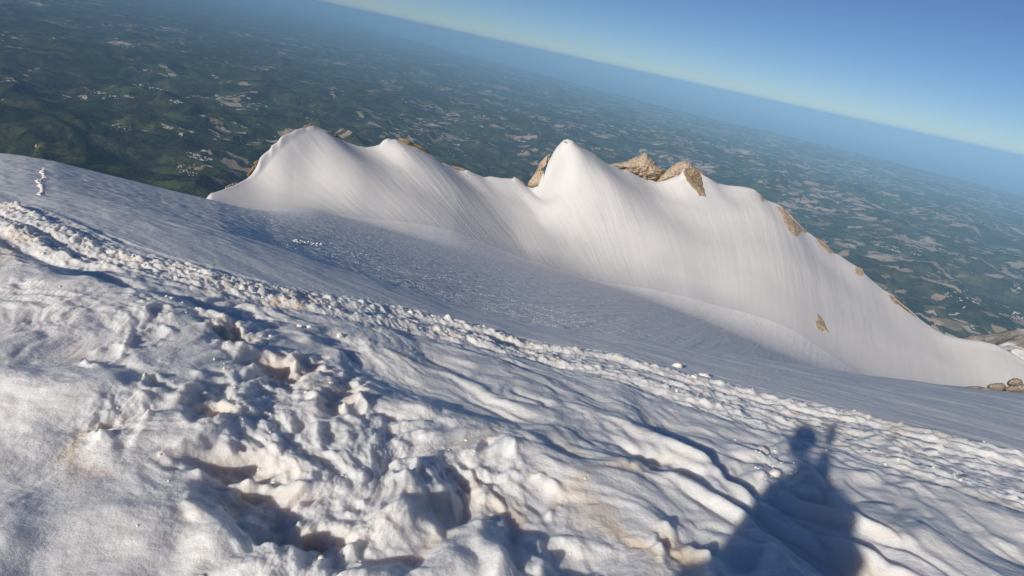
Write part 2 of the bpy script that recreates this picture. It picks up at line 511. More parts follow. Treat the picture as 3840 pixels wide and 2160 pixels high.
def relief(x, y, az, r):
    """fine relief of the snow: benches, ribs, tracks, footprints; second value marks dust-stained spots"""
    front = (np.abs(az) < 75)
    s = x * RUN_DIR[0] + y * RUN_DIR[1]
    t = x * RUN_N[0] + y * RUN_N[1]
    w1 = fbm(x * 0.8, y * 0.8, 3, 5); w2 = fbm(x * 0.8 + 7, y * 0.8, 3, 9)
    wx = x + 0.28 * w1; wy = y + 0.28 * w2
    h = np.zeros(x.shape)
    near = 1 - sstep(8, 12, r)
    # bench on which the photographer stands
    bd, brun = poly_dist(x, y, BENCH)
    bd = bd + 0.26 * fbm(x * 0.9, y * 0.9, 3, 21) + 0.035 * fbm(x * 5, y * 5, 2, 22)
    mamp = np.interp(az, [-75, -60, -46, -36, -26, -10, 60], [0.18, 0.21, 0.21, 0.16, 0.08, 0.04, 0.02]) * (0.9 + 0.6 * fbm(x * 0.6, y * 0.6, 2, 23))
    h += mamp * sstep(0.34, -0.10, bd) * np.exp(-np.maximum(-bd, 0) / 1.1) * (1 - sstep(9, 13, r))
    tread = sstep(0.25, -0.3, bd) * (1 - sstep(9, 12, r))
    # wind ribs on the open slope
    ss = wx * RUN_DIR[0] + wy * RUN_DIR[1]; tt = wx * RUN_N[0] + wy * RUN_N[1]
    ba, ra = poly_dist(x, y, BERM_A)
    bb, rb = poly_dist(x, y, BERM_B)
    beyond = sstep(-0.1, 0.4, ba)
    band = np.exp(-(np.minimum(np.abs(ba), np.abs(bb)) / 0.45) ** 2)
    n1 = perlin(ss * 0.75, tt * 1.75, 31)
    rib = np.clip(1 - np.sqrt(n1 * n1 + 0.004), 0, 1) ** 1.5 - 0.62 + 0.35 * fbm(ss * 1.3, tt * 3.2, 3, 33)
    patch = 0.35 + 0.9 * sstep(-0.35, 0.45, fbm(x * 0.35, y * 0.35, 2, 35))
    ribamp = np.interp(r, [0, 1.5, 4, 7, 10, 14], [0.07, 0.10, 0.085, 0.04, 0.02, 0.0])
    h += ribamp * patch * rib * (1 - beyond) * (1 - 0.5 * tread) * (1 - 0.9 * band)
    # half-melted lumps and hollows of the trodden side
    w3 = wx + 0.10 * fbm(x * 2.6, y * 2.6, 2, 37); w4 = wy + 0.10 * fbm(x * 2.6 + 4, y * 2.6, 2, 39)
    bil1 = np.sqrt(perlin(w3 * 1.7, w4 * 1.7, 41) ** 2 + 0.012)
    bil2 = np.sqrt(perlin(w3 * 4.2 + 3, w4 * 4.2, 42) ** 2 + 0.01)
    lumpy = sstep(-0.35, 0.25, fbm(x * 0.55 + 8, y * 0.55, 2, 44) + np.interp(r, [1.0, 2.2, 3.5, 6], [-0.15, 0.15, 0.15, -0.4]) + 0.25 * np.exp(-(poly_dist(x, y, CHURN)[0] / 0.7) ** 2) - 0.5 * sstep(-20, -45, az))
    h += (0.13 * (bil1 - 0.25) + 0.045 * (bil2 - 0.2) * lumpy) * near * (1 - 0.9 * band) * (1 - beyond) * (0.25 + 0.75 * lumpy) * (0.45 + 0.55 * tread)
    h += 0.04 * fbm(wx * 0.9, wy * 0.9, 2, 46) * near * (1 - beyond)
    knob = sstep(-0.25, 0.35, fbm(x * 0.7 + 5, y * 0.7 - 2, 2, 48))
    h += (0.055 * (bil2 - 0.2) * knob + 0.011 * fbm(ss * 2.2, tt * 5.0, 3, 49, 0.55)) * near * (1 - 0.95 * band) * (1 - beyond) * (1 - 0.6 * tread)
    grain = sstep(0.0, 0.45, fbm(x * 1.3, y * 1.3, 2, 43))
    h += (0.004 + 0.010 * grain * tread) * fbm(wx * 10, wy * 12, 3, 45, 0.6) * near * (1 - 0.6 * beyond)
    # wind ripples farther out
    rip = fbm(s * 0.5 + 0.6 * fbm(x * .2, y * .2, 2, 3), t * 1.4, 4, 51, 0.55)
    h += np.interp(r, [0, 3.5, 6, 10, 20, 40, 70, 95], [0, 0, 0.012, 0.024, 0.022, 0.02, 0.015, 0]) * rip
    s2 = x * STR_DIR[0] + y * STR_DIR[1]; t2 = -x * STR_DIR[1] + y * STR_DIR[0]
    strk = fbm(s2 * 0.10 + 0.4 * w1, t2 * 1.0, 3, 53, 0.6)
    h += np.interp(r, [0, 10, 20, 45, 80, 100], [0, 0, 0.035, 0.06, 0.05, 0]) * strk
    # churned snow where people walked
    c1 = np.exp(-(poly_dist(x, y, CHURN)[0] / 0.24) ** 2)
    c2 = 0.6 * np.exp(-(poly_dist(x, y, CHURN2)[0] / 0.24) ** 2)
    c3 = 1.0 * np.exp(-(poly_dist(x, y, CRUMBLE)[0] / 0.16) ** 2)
    ch = np.maximum(np.maximum(c1, c2), c3)
    bil = np.abs(fbm(wx * 3.4, wy * 3.4, 3, 61, 0.5))
    h += ch * (0.05 * (bil - 0.2) - 0.03 + 0.010 * fbm(wx * 15, wy * 15, 3, 63, 0.6))
    # berms of the track
    for d, rn, amp, sd in ((ba, ra, 0.030, 71), (bb, rb, 0.026, 75)):
        far = np.interp(r, [5, 9, 14, 20], [1.0, 1.1, 1.4, 1.7])
        w = 0.11 * far
        wob = d + 0.07 * fbm(rn * 1.6, rn * 0 + sd, 3, sd)
        prof = np.exp(-(wob / w) ** 2)
        lum = 0.5 + 1.1 * np.abs(fbm(x * 5.5, y * 5.5, 3, sd, 0.5)) + 0.7 * fbm(rn * 1.7, wob * 3, 3, sd + 1)
        h += amp * far * prof * np.clip(lum, 0.05, 2.0)
    groove = np.exp(-((ba + 0.22) / 0.12) ** 2) + np.exp(-((bb + 0.20) / 0.11) ** 2)
    h -= 0.035 * groove * (1 - sstep(20, 30, r))
    between = sstep(0.02, 0.2, bb) * sstep(0.1, -0.1, ba)
    rough = np.maximum(between, np.exp(-(np.minimum(np.abs(ba), np.abs(bb)) / 0.34) ** 2))
    wide = np.exp(-(np.minimum(np.abs(ba - 0.05), np.abs(bb)) / 0.42) ** 2)
    wide = np.maximum(wide, between)
    h += 0.030 * wide * fbm(ra * 0.35, ba * 6.5, 3, 79, 0.5) * (1 - sstep(16, 28, r))
    h += rough * 0.03 * np.abs(fbm(s * 3.5, t * 10, 4, 77, 0.6)) * (1 - sstep(15, 30, r))
    # footprints and melt holes
    dust = np.zeros(x.shape)
    for (px, py, L, W, turn, dep), (cx, cy) in zip(PITS, PIT_XY):
        m = (np.abs(x - cx) < 0.7) & (np.abs(y - cy) < 0.7)
        if not m.any():
            continue
        a = math.radians(turn) + math.atan2(cy, cx)
        dx = x[m] - cx + 0.04 * fbm(x[m] * 4 + px, y[m] * 4, 2, 83, 0.5); dy = y[m] - cy + 0.04 * fbm(x[m] * 4 - px, y[m] * 4 + 9, 2, 85, 0.5)
        L *= 0.66; W *= 0.66
        e = np.hypot((dx * math.cos(a) + dy * math.sin(a)) / L, (-dx * math.sin(a) + dy * math.cos(a)) / W)
        e = e * (1 + 0.28 * fbm(x[m] * 5 + px * .37, y[m] * 5, 2, 89, 0.5))
        if px < 650: dep = dep * 0.6
        pit = -0.42 * dep * np.exp(-(e * 0.95) ** 2.2) + 0.02 * np.exp(-((e - 1.35) / 0.35) ** 2) * (0.6 + 1.6 * fbm(x[m] * 9, y[m] * 9, 2, 87))
        h[m] += pit
        dust[m] = np.maximum(dust[m], 0.75 * np.exp(-(e / 1.2) ** 2) * (dep > 0.1))
    stain = sstep(0.0, 0.5, fbm(x * 0.8 + 3, y * 0.8, 3, 91)) * sstep(0.25, 0.05, bil1)
    dust = np.maximum(dust, 0.8 * stain * near * (1 - beyond))
    for d, rn, sd in ((ba, ra, 93), (bb, rb, 95)):
        dust = np.maximum(dust, 0.45 * np.exp(-(d / 0.10) ** 2) * sstep(0.0, 0.5, fbm(rn * 0.9, rn * 0, 2, sd)) * front)
    return h * front + 0.05 * (~front) * fbm(x, y, 3, 7) * (r > 1), dust

def snow_z(x, y):
    x = np.asarray(x, float); y = np.asarray(y, float)
    az = np.degrees(np.arctan2(x, y)); r = np.hypot(x, y)
    return full_z(x, y, az, r)[0]

def full_z(x, y, az, r):
    z = base_z(np.clip(az, -68, 68), r)
    wb = sstep(62, 75, np.abs(az))
    z = z * (1 - wb) + near_z(az, r) * wb
    h, dust = relief(x, y, az, r)
    # large undulation of the ridge face
    wf = sstep(80, 100, r)
    fade = sstep(0.5, 14, np.abs(ridge_crest(az) - r))
    u = ridge_crest(az) - r
    ac = np.radians(az - np.interp(az, [-40, -25, 0, 20, 40], [.10, .24, .22, .16, .12]) * u) * 145.0
    z = z + wf * fade * 0.6 * fbm(x / 34., y / 34., 2, 101)
    z = z + sstep(98, 122, r) * sstep(0.3, 5, u) * (0.07 * fbm(ac / 6.0, u / 36.0, 3, 107, 0.5) + 0.03 * ridged(ac / 2.6, u / 20.0, 2, 109)) * (0.4 + sstep(-0.3, 0.4, fbm(x / 22., y / 22., 2, 108)))
    return z + h, dust

# ------------------------------------------------------------------ the snow mesh: one polar sheet, cut where the bowl meets the ridge
rows = np.concatenate([np.linspace(0.01, 1.3, 20, endpoint=False),
                       np.exp(np.linspace(math.log(1.3), math.log(14.5), 500, endpoint=False)),
                       np.exp(np.linspace(math.log(14.5), math.log(96), 220, endpoint=False)),
                       np.linspace(96, 160, 170, endpoint=False),
                       np.linspace(160, 420, 26)])
cols_f = np.linspace(-57, 57, 960)
cols_b = np.linspace(57, 303, 70)[1:-1]
cols = np.concatenate([cols_f, cols_b])
NR, NC = len(rows), len(cols)
AZ, RR = np.meshgrid(cols, rows)
azw = (AZ + 180) % 360 - 180
X = RR * np.sin(np.radians(AZ)); Y = RR * np.cos(np.radians(AZ))
Z, DUST = full_z(X.ravel(), Y.ravel(), azw.ravel(), RR.ravel())
Z = Z.reshape(X.shape); DUST = DUST.reshape(X.shape)
P = np.stack([X, Y, Z], -1)
# vertex normals of the whole sheet, so that the cut does not show
dc = np.roll(P, -1, 1) - np.roll(P, 1, 1)
dr = np.empty_like(P); dr[1:-1] = P[2:] - P[:-2]; dr[0] = P[1] - P[0]; dr[-1] = P[-1] - P[-2]
NRM = np.cross(dc, dr)
NRM /= np.linalg.norm(NRM, axis=-1, keepdims=True)
NRM *= np.sign(NRM[..., 2:3])

def sheet(i0, i1):
    n = i1 - i0
    idx = np.arange(n * NC).reshape(n, NC)
    a = idx[:-1, :]; b = np.roll(idx, -1, 1)[:-1, :]
    c = np.roll(idx, -1, 1)[1:, :]; d = idx[1:, :]
    q = np.stack([a, b, c, d], -1).reshape(-1, 4)
    return P[i0:i1].reshape(-1, 3), q, NRM[i0:i1].reshape(-1, 3)

kcut = int(np.searchsorted(rows, 96)) + 1
MAT_SNOW = snow_near_material()
MAT_RIDGE = snow_ridge_material()
co, q, nr = sheet(0, kcut)
near_o = fast_mesh('snow_slope', co, q, MAT_SNOW, nr)
set_attr(near_o, 'dust', 'FLOAT', DUST[:kcut].ravel())
set_attr(near_o, 'far', 'FLOAT', (0.35 * sstep(5, 9, RR[:kcut]) + 0.65 * sstep(12, 30, RR[:kcut])).ravel())
tag(near_o, 'wind-ribbed old snow slope falling away below the photographer', None, None, 'structure')

co, q, nr = sheet(kcut - 1, NR)
ridge_o = fast_mesh('snow_ridge', co, q, MAT_RIDGE, nr)
# coordinates that run with the flutes of the face (down and to the right)
fa = AZ[kcut - 1:].ravel(); fr = RR[kcut - 1:].ravel(); fz = Z[kcut - 1:].ravel()
uu = ridge_crest(fa) - fr
across = np.radians(fa - np.interp(fa, [-40, -25, 0, 20, 40], [.10, .24, .22, .16, .12]) * uu) * 145.0
flow = np.stack([across * 1.0 + 0.4 * fbm(fa * .3, uu * .05, 2, 113), uu * 0.022, np.zeros_like(across)], -1)
set_attr(ridge_o, 'flow', 'FLOAT_VECTOR', flow)
fl = 0.35 + 0.65 * sstep(-0.2, 0.4, fbm(co[:, 0] / 30., co[:, 1] / 30., 2, 111))
fl *= np.interp(fa, [-60, -30, -24, 25, 38, 60], [.25, .35, 1, 1, .45, .4])
set_attr(ridge_o, 'flute', 'FLOAT', fl)
tag(ridge_o, 'white fluted snow ridge with sharp summits across the bowl', None, None, 'structure')

# ------------------------------------------------------------------ valley, hills, sea
ZSEA = -2900.0
COAST = np.array([[-180, 250e3], [-60, 250e3], [-30, 180e3], [-17.6, 118e3], [-12.6, 97e3], [-4.6, 80e3], [4, 70e3], [12.8, 62e3], [26, 63.2e3], [35, 61.7e3], [39, 60.8e3], [60, 58e3], [100, 80e3], [180, 250e3]])

def land_z(x, y):
    r = np.hypot(x, y); az = np.degrees(np.arctan2(x, y))
    rcst = np.interp(az, COAST[:, 0], COAST[:, 1]) + 900 * fbm(az * 0.5, az * 0, 4, 201)
    base = np.interp(r, [0, 300, 1500, 3500, 5500, 9000, 16000, 30000, 45000, 60000, 4e5], [2550, 2420, 1700, 1000, 760, 520, 370, 260, 170, 110, 90])
    amp = np.interp(r, [0, 2500, 5000, 9000, 16000, 35000, 60000, 4e5], [20, 200, 480, 520, 380, 220, 110, 100])
    wx = x + 900 * fbm(x / 3500, y / 3500, 3, 211); wy = y + 900 * fbm(x / 3500 + 5, y / 3500, 3, 215)
    n = ridged(wx / 5200, wy / 5200, 6, 221, 0.5) - 1.15
    n2 = fbm(x / 14000, y / 14000, 3, 231)
    e = base + amp * (0.95 * n + 0.6 * n2)
    # green spur at the lower left and the dark gorge right of it
    e = np.maximum(e, 15.0)
    sea_f = sstep(0, 6000, rcst - r)
    e = np.where(r < rcst, 3 + (e - 3) * (0.15 + 0.85 * sea_f), -12)
    return ZSEA + e

vr = np.concatenate([np.exp(np.linspace(math.log(250), math.log(2500), 30, endpoint=False)), np.exp(np.linspace(math.log(2500), math.log(60e3), 400, endpoint=False)),
                     np.exp(np.linspace(math.log(60e3), math.log(255e3), 60))])
vc = np.concatenate([np.linspace(-58, 58, 620), np.linspace(58, 302, 60)[1:-1]])
VA, VR = np.meshgrid(vc, vr)
vx = VR * np.sin(np.radians(VA)); vy = VR * np.cos(np.radians(VA))
vz = land_z(vx.ravel(), vy.ravel()).reshape(vx.shape)
idx = np.arange(VA.size).reshape(VA.shape)
vq = np.stack([idx[:-1], np.roll(idx, -1, 1)[:-1], np.roll(idx, -1, 1)[1:], idx[1:]], -1).reshape(-1, 4)

def land_material():
    m, nt, b = mat_new('hill_country')
    tc = node(nt, 'ShaderNodeTexCoord')
    pos = tc.outputs['Object']
    mp = node(nt, 'ShaderNodeMapping')
    mp.inputs['Scale'].default_value = (0.001, 0.001, 0.001)
    nt.links.new(pos, mp.inputs[0])
    km = mp.outputs[0]
    big = noise_node(nt, km, 0.45, 5, 0.6)
    med = noise_node(nt, km, 2.2, 6, 0.65, 0.4)
    fine = noise_node(nt, km, 14, 4, 0.7)
    green = ramp(nt, med.outputs[0], [(0.36, (0.015, 0.020, 0.011)), (0.5, (0.040, 0.047, 0.020)), (0.64, (0.115, 0.117, 0.048))]).outputs[0]
    tree = ramp(nt, fine.outputs[0], [(0.38, (0.45, 0.45, 0.45)), (0.6, (1.15, 1.15, 1.15))]).outputs[0]
    col = mix(nt, 0.8, green, tree, 'MULTIPLY')
    # warp for the fields
    wr = noise_node(nt, km, 3.0, 3, 0.5)
    sub = node(nt, 'ShaderNodeVectorMath', operation='SUBTRACT'); nt.links.new(wr.outputs['Color'], sub.inputs[0]); sub.inputs[1].default_value = (0.5, 0.5, 0.5)
    scl = node(nt, 'ShaderNodeVectorMath', operation='SCALE'); nt.links.new(sub.outputs[0], scl.inputs[0]); scl.inputs['Scale'].default_value = 0.35
    add = node(nt, 'ShaderNodeVectorMath', operation='ADD'); nt.links.new(km, add.inputs[0]); nt.links.new(scl.outputs[0], add.inputs[1])
    flat = node(nt, 'ShaderNodeVectorMath', operation='MULTIPLY'); nt.links.new(add.outputs[0], flat.inputs[0]); flat.inputs[1].default_value = (0.75, 1.35, 0)
    dens = attr(nt, 'fields').outputs['Fac']
    for sc_, c_hi, c_lo, thr, dm in ((2.6, (0.075, 0.105, 0.04), (0.05, 0.08, 0.03), 0.90, 0.05), (5.0, (0.44, 0.33, 0.24), (0.24, 0.18, 0.13), 1.01, 0.14), (2.8, (0.55, 0.42, 0.32), (0.38, 0.29, 0.21), 1.04, 0.14), (11.0, (0.62, 0.55, 0.48), (0.45, 0.36, 0.30), 1.02, 0.03)):
        v = node(nt, 'ShaderNodeTexVoronoi')
        v.inputs['Scale'].default_value = sc_
        nt.links.new(flat.outputs[0], v.inputs['Vector'])
        sep = node(nt, 'ShaderNodeSeparateColor'); nt.links.new(v.outputs['Color'], sep.inputs[0])
        clus = math_n(nt, 'MULTIPLY', math_n(nt, 'SUBTRACT', big.outputs[0], 0.5), 1.1)
        val = math_n(nt, 'ADD', math_n(nt, 'ADD', sep.outputs[0], math_n(nt, 'MULTIPLY', dens, dm)), clus)
        mask = ramp(nt, val, [(min(thr, 1.0) - 0.004, (0, 0, 0)), (min(thr, 1.0), (0.9, 0.9, 0.9))]).outputs[0] if thr < 1.0 else math_n(nt, 'MULTIPLY', math_n(nt, 'GREATER_THAN', val, thr), 0.85)
        # torn edges
        ed = math_n(nt, 'GREATER_THAN', math_n(nt, 'ADD', fine.outputs[0], math_n(nt, 'MULTIPLY', med.outputs[0], 0.6)), 0.66)
        mask = math_n(nt, 'MULTIPLY', mask, ed)
        fc = mix(nt, sep.outputs[1], c_lo, c_hi)
        col = mix(nt, mask, col, fc)
    # eroded clay scars
    scar = noise_node(nt, km, 5.0, 6, 0.75, 1.5)
    sm = ramp(nt, scar.outputs[0], [(0.70, (0, 0, 0)), (0.74, (1, 1, 1))]).outputs[0]
    col = mix(nt, math_n(nt, 'MULTIPLY', sm, 0.8), col, (0.34, 0.27, 0.21))
    nt.links.new(col, b.inputs['Base Color'])
    b.inputs['Roughness'].default_value = 1.0
    b.inputs['Specular IOR Level'].default_value = 0.0
    bn = bump(nt, fine.outputs[0], 0.7, 40.0)
    bn = bump(nt, med.outputs[0], 0.6, 120.0, bn)
    nt.links.new(bn, b.inputs['Normal'])
    return m

land_o = fast_mesh('hills', np.stack([vx, vy, vz], -1).reshape(-1, 3), vq, land_material())
dens = np.interp(VA.ravel() % 360 - 0, [0, 10, 40, 60, 300, 330, 345, 360], [0.75, 1.0, 1.2, 1.2, -0.3, -0.1, 0.25, 0.75])
dens = dens * np.interp(VR.ravel(), [0, 4500, 9000, 15000, 60000, 4e5], [0.0, 0.1, 0.5, 0.85, 1.0, 1.0])
set_attr(land_o, 'fields', 'FLOAT', dens)
tag(land_o, 'green hill country with bare fields stretching to the coast', None, None, 'structure')

def sea_material():
    m, nt, b = mat_new('sea_water')
    tc = node(nt, 'ShaderNodeTexCoord')
    mp = node(nt, 'ShaderNodeMapping'); mp.inputs['Scale'].default_value = (0.0002,) * 3
    nt.links.new(tc.outputs['Object'], mp.inputs[0])
    n = noise_node(nt, mp.outputs[0], 0.6, 3)
    nt.links.new(ramp(nt, n.outputs[0], [(0.3, (0.05, 0.16, 0.30)), (0.7, (0.06, 0.18, 0.32))]).outputs[0], b.inputs['Base Color'])
    b.inputs['Roughness'].default_value = 0.35
    b.inputs['IOR'].default_value = 1.33
    return m
sr = np.exp(np.linspace(math.log(40e3), math.log(400e3), 24)); sc = np.linspace(-180, 180, 97)[:-1]
SA, SR = np.meshgrid(sc, sr)
scoord = np.stack([SR * np.sin(np.radians(SA)), SR * np.cos(np.radians(SA)), np.full(SA.shape, ZSEA)], -1).reshape(-1, 3)
idx = np.arange(SA.size).reshape(SA.shape)
sq = np.stack([idx[:-1], np.roll(idx, -1, 1)[:-1], np.roll(idx, -1, 1)[1:], idx[1:]], -1).reshape(-1, 4)
sea_o = fast_mesh('sea', scoord, sq, sea_material())
tag(sea_o, 'hazy blue sea beyond the coast', None, None, 'structure')

# ------------------------------------------------------------------ haze
def make_haze():
    L = 420e3; zb, zt = ZSEA - 60, 110.0
    v = [(-L, -L, zb), (L, -L, zb), (L, L, zb), (-L, L, zb), (-L, -L, zt), (L, -L, zt), (L, L, zt), (-L, L, zt)]
    f = [(0, 3, 2, 1), (4, 5, 6, 7), (0, 1, 5, 4), (1, 2, 6, 5), (2, 3, 7, 6), (3, 0, 4, 7)]
    m = bpy.data.materials.new('haze_air'); m.use_nodes = True
    nt = m.node_tree
    nt.nodes.remove(nt.nodes['Principled BSDF'])
    pv = nt.nodes.new('ShaderNodeVolumePrincipled')
    pv.inputs['Color'].default_value = (0.36, 0.67, 1.0, 1)
    pv.inputs['Density'].default_value = 2.2e-5
    pv.inputs['Anisotropy'].default_value = -0.3
    nt.links.new(pv.outputs[0], nt.nodes['Material Output'].inputs['Volume'])
    o = link_mesh('haze', v, f, m)
    tag(o, 'thin blue summer haze over the lowland and the sea', None, None, 'stuff')
make_haze()

# ------------------------------------------------------------------ rocks
MAT_ROCK = rock_material('limestone', (0.44, 0.36, 0.28), (0.64, 0.53, 0.41), (0.70, 0.60, 0.49), 0.5)
MAT_ROCK_D = rock_material('dark_limestone', (0.24, 0.19, 0.14), (0.46, 0.36, 0.255), (0.58, 0.47, 0.35), 0.9)
MAT_BOULDER = rock_material('pale_limestone', (0.46, 0.38, 0.30), (0.68, 0.58, 0.46), (0.75, 0.66, 0.55), 2.2)

def resample(poly, n):
    p = np.array(poly + [poly[0]], float)
    seg = np.hypot(*(p[1:] - p[:-1]).T)
    cum = np.concatenate([[0], np.cumsum(seg)])
    t = np.linspace(0, cum[-1], n, endpoint=False)
    return np.stack([np.interp(t, cum, p[:, 0]), np.interp(t, cum, p[:, 1])], -1)

def rock(poly, dist, bulge, mat, label, seed, back=2.0, centre=None, tilt=None, n=72, rings=16, rough=0.12, name='rock_outcrop', group=None, grow=1.0):
    """a solid crag: outline seen from the camera, at its own distance, with a bulging front and a rounded back"""
    pts = resample(poly, n)
    c = np.array(centre if centre else pts.mean(0), float)
    pts = c + (pts - c) * grow
    dfun = dist if callable(dist) else (lambda x, y: np.full(np.shape(x), float(dist)))
    rad = np.linalg.norm(pts - c, axis=1).mean()
    V = []; F = []
    size = rad / PF * float(np.mean(dfun(pts[:, 0], pts[:, 1])))
    def ring(rho, side):
        q = c + (pts - c) * rho
        jag = 1 + 0.10 * fbm(pts[:, 0] / (rad * 0.28) + seed, pts[:, 1] / (rad * 0.28), 3, seed) * (rho ** 2)
        q = c + (q - c) * jag[:, None]
        d = ray(q[:, 0], q[:, 1])
        hd = dfun(q[:, 0], q[:, 1])
        off = math.sqrt(max(0, 1 - rho ** 2.2))
        nz = ridged(q[:, 0] / (rad * 0.42) + seed * 3.1, q[:, 1] / (rad * 0.42), 5, seed, 0.55) - 1.2
        nz2 = fbm(q[:, 0] / (rad * 0.13), q[:, 1] / (rad * 0.13) + seed, 3, seed + 3, 0.6)
        if side > 0:
            hd = hd - bulge * off * 1.0 - size * rough * (nz * 1.3 + 0.5 * nz2) * (0.25 + 0.75 * off)
        else:
            hd = hd + back * off + size * rough * nz * off
        k = hd / np.hypot(d[:, 0], d[:, 1])
        return d * k[:, None]
    rhos = np.linspace(1, 0.04, rings)
    front = [ring(r_, 1) for r_ in rhos]
    backs = [ring(r_, -1) for r_ in np.linspace(0.93, 0.05, 5)]
    allr = backs[::-1] + front
    for r_ in allr:
        V.extend(r_)
    m = len(allr)
    for i in range(m - 1):
        for j in range(n):
            j2 = (j + 1) % n
            F.append((i * n + j, i * n + j2, (i + 1) * n + j2, (i + 1) * n + j))
    for base, first in ((0, True), ((m - 1) * n, False)):
        cc = np.mean(V[base:base + n], 0); V.append(cc); ci = len(V) - 1
        for j in range(n):
            j2 = (j + 1) % n
            F.append((ci, base + j2, base + j) if first else (ci, base + j, base + j2))
    V = np.array(V)
    org = V.mean(0)
    o = link_mesh(name, V - org, F, mat, smooth=False)
    o.location = org
    bm = bmesh.new(); bm.from_mesh(o.data); bmesh.ops.recalc_face_normals(bm, faces=bm.faces); bm.to_mesh(o.data); bm.free()
    tag(o, label, 'rock', group)
    return o

def ridge_dist(extra=0.0):
    """distance at which the line of sight meets the ridge face"""
    rg = np.linspace(85, 175, 361)
    def f(px, py):
        px = np.atleast_1d(px); py = np.atleast_1d(py)
        a, d = azdep(px, py)
        zz = base_z(a[:, None] * np.ones(rg.size)[None], rg[None] * np.ones(len(a))[:, None])
        hit = zz > (-np.tan(np.radians(d))[:, None] * rg[None])
        first = np.where(hit.any(1), rg[hit.argmax(1)], np.interp(a, CREST[:, 0], CREST[:, 2]))
        return first + extra
    return f

def crest_dist(extra=0.0):
    def f(px, py):
        a, d = azdep(np.atleast_1d(px), np.atleast_1d(py))
        return np.interp(a, CREST[:, 0], CREST[:, 2]) + extra
    return f

def z4(pts): return [(1960 + x / 3.22, 480 + y / 3.22) for x, y in pts]
def z5(pts): return [(2600 + x / 4.025, 600 + y / 4.025) for x, y in pts]
def z6(pts): return [(3000 + x / 4.025, 900 + y / 4.025) for x, y in pts]
def z7(pts): return [(3200 + x / 4.025, 1140 + y / 4.025) for x, y in pts]
def z2(pts): return [(800 + x / 4.025, 450 + y / 4.025) for x, y in pts]
def z3(pts): return [(1400 + x / 4.025, 450 + y / 4.025) for x, y in pts]

# flank of the left summit
rock(z2([(0, 1150), (30, 1140), (60, 1165), (95, 1180), (90, 1230), (60, 1250), (0, 1230), (-40, 1210)]), crest_dist(1.2), 1.0, MAT_ROCK_D, 'small brown rocks where the left foot of the ridge meets the near slope', 301, 2, grow=1.3)
rock(z2([(200, 1060), (215, 1010), (270, 985), (310, 965), (420, 975), (440, 1000), (330, 1080), (250, 1110), (205, 1100)]), crest_dist(1.0), 1.0, MAT_ROCK_D, 'knobbly brown rock under a thin snow lip on the left flank', 302, 2, grow=1.3)
rock(z2([(520, 820), (560, 770), (600, 710), (650, 700), (640, 760), (600, 800), (550, 840)]), crest_dist(1.0), 0.8, MAT_ROCK_D, 'brown rock knob on the left flank, lower of the upper two', 303, 2, grow=1.3)
rock(z2([(615, 650), (660, 615), (690, 620), (680, 680), (660, 720), (635, 715), (640, 690)]), crest_dist(1.0), 0.8, MAT_ROCK_D, 'brown rock knob highest on the left flank of the ridge', 304, 2, grow=1.3)
rock(z2([(1740, 175), (1790, 190), (1860, 225), (1915, 265), (1935, 300), (1900, 310), (1850, 290), (1790, 250), (1720, 200)]), crest_dist(0.6), 0.9, MAT_ROCK_D, 'dark jagged rocks just right of the left snow summit', 305, 2, grow=1.3)
rock(z3([(400, 285), (470, 290), (530, 310), (570, 345), (560, 375), (500, 375), (450, 350), (410, 310)]), crest_dist(0.4), 0.9, MAT_ROCK_D, 'dark speckled rock band on the crest of the second snow bump', 306, 2, grow=1.3)
rock(z3([(570, 350), (640, 370), (720, 400), (790, 450), (810, 490), (760, 475), (680, 440), (600, 390)]), crest_dist(0.6), 0.8, MAT_ROCK_D, 'thin brown rock rib descending right from the second bump', 307, 2, grow=1.3)
rock(z3([(985, 605), (1030, 620), (1060, 650), (1040, 665), (1000, 640)]), crest_dist(0.5), 0.5, MAT_ROCK_D, 'tiny brown rock on the crest left of the low saddle', 308, 1.5, grow=1.5)
rock(z3([(1150, 705), (1220, 705), (1310, 720), (1370, 745), (1380, 775), (1290, 770), (1220, 750)]), crest_dist(0.6), 0.7, MAT_ROCK_D, 'flat brown rock ledge behind the little snow horn', 309, 2, grow=1.3)
rock(z3([(2150, 880), (2190, 890), (2250, 930), (2300, 985), (2360, 1020), (2390, 1035), (2320, 1030), (2240, 975), (2170, 920)]), crest_dist(0.4), 0.8, MAT_ROCK_D, 'brown rocks lining the notch left of the pointed peak', 310, 2, grow=1.3)
# pointed peak
rock(z4([(45, 695), (90, 640), (130, 600), (170, 500), (215, 410), (280, 345), (330, 312), (318, 370), (300, 430), (262, 475), (240, 510), (245, 580), (258, 635), (200, 690), (110, 730)]), crest_dist(1.5), 2.2, MAT_ROCK, 'tall tan rock wall on the left side of the pointed snow peak', 311, 4, rough=0.10, n=110, rings=20, centre=(2008, 645))
rock(z4([(485, 168), (505, 150), (525, 155), (548, 188), (520, 190)]), ridge_dist(0.1), 0.5, MAT_ROCK, 'small grey rock showing near the tip of the pointed snow peak', 312, 1.0, n=30, rings=8)
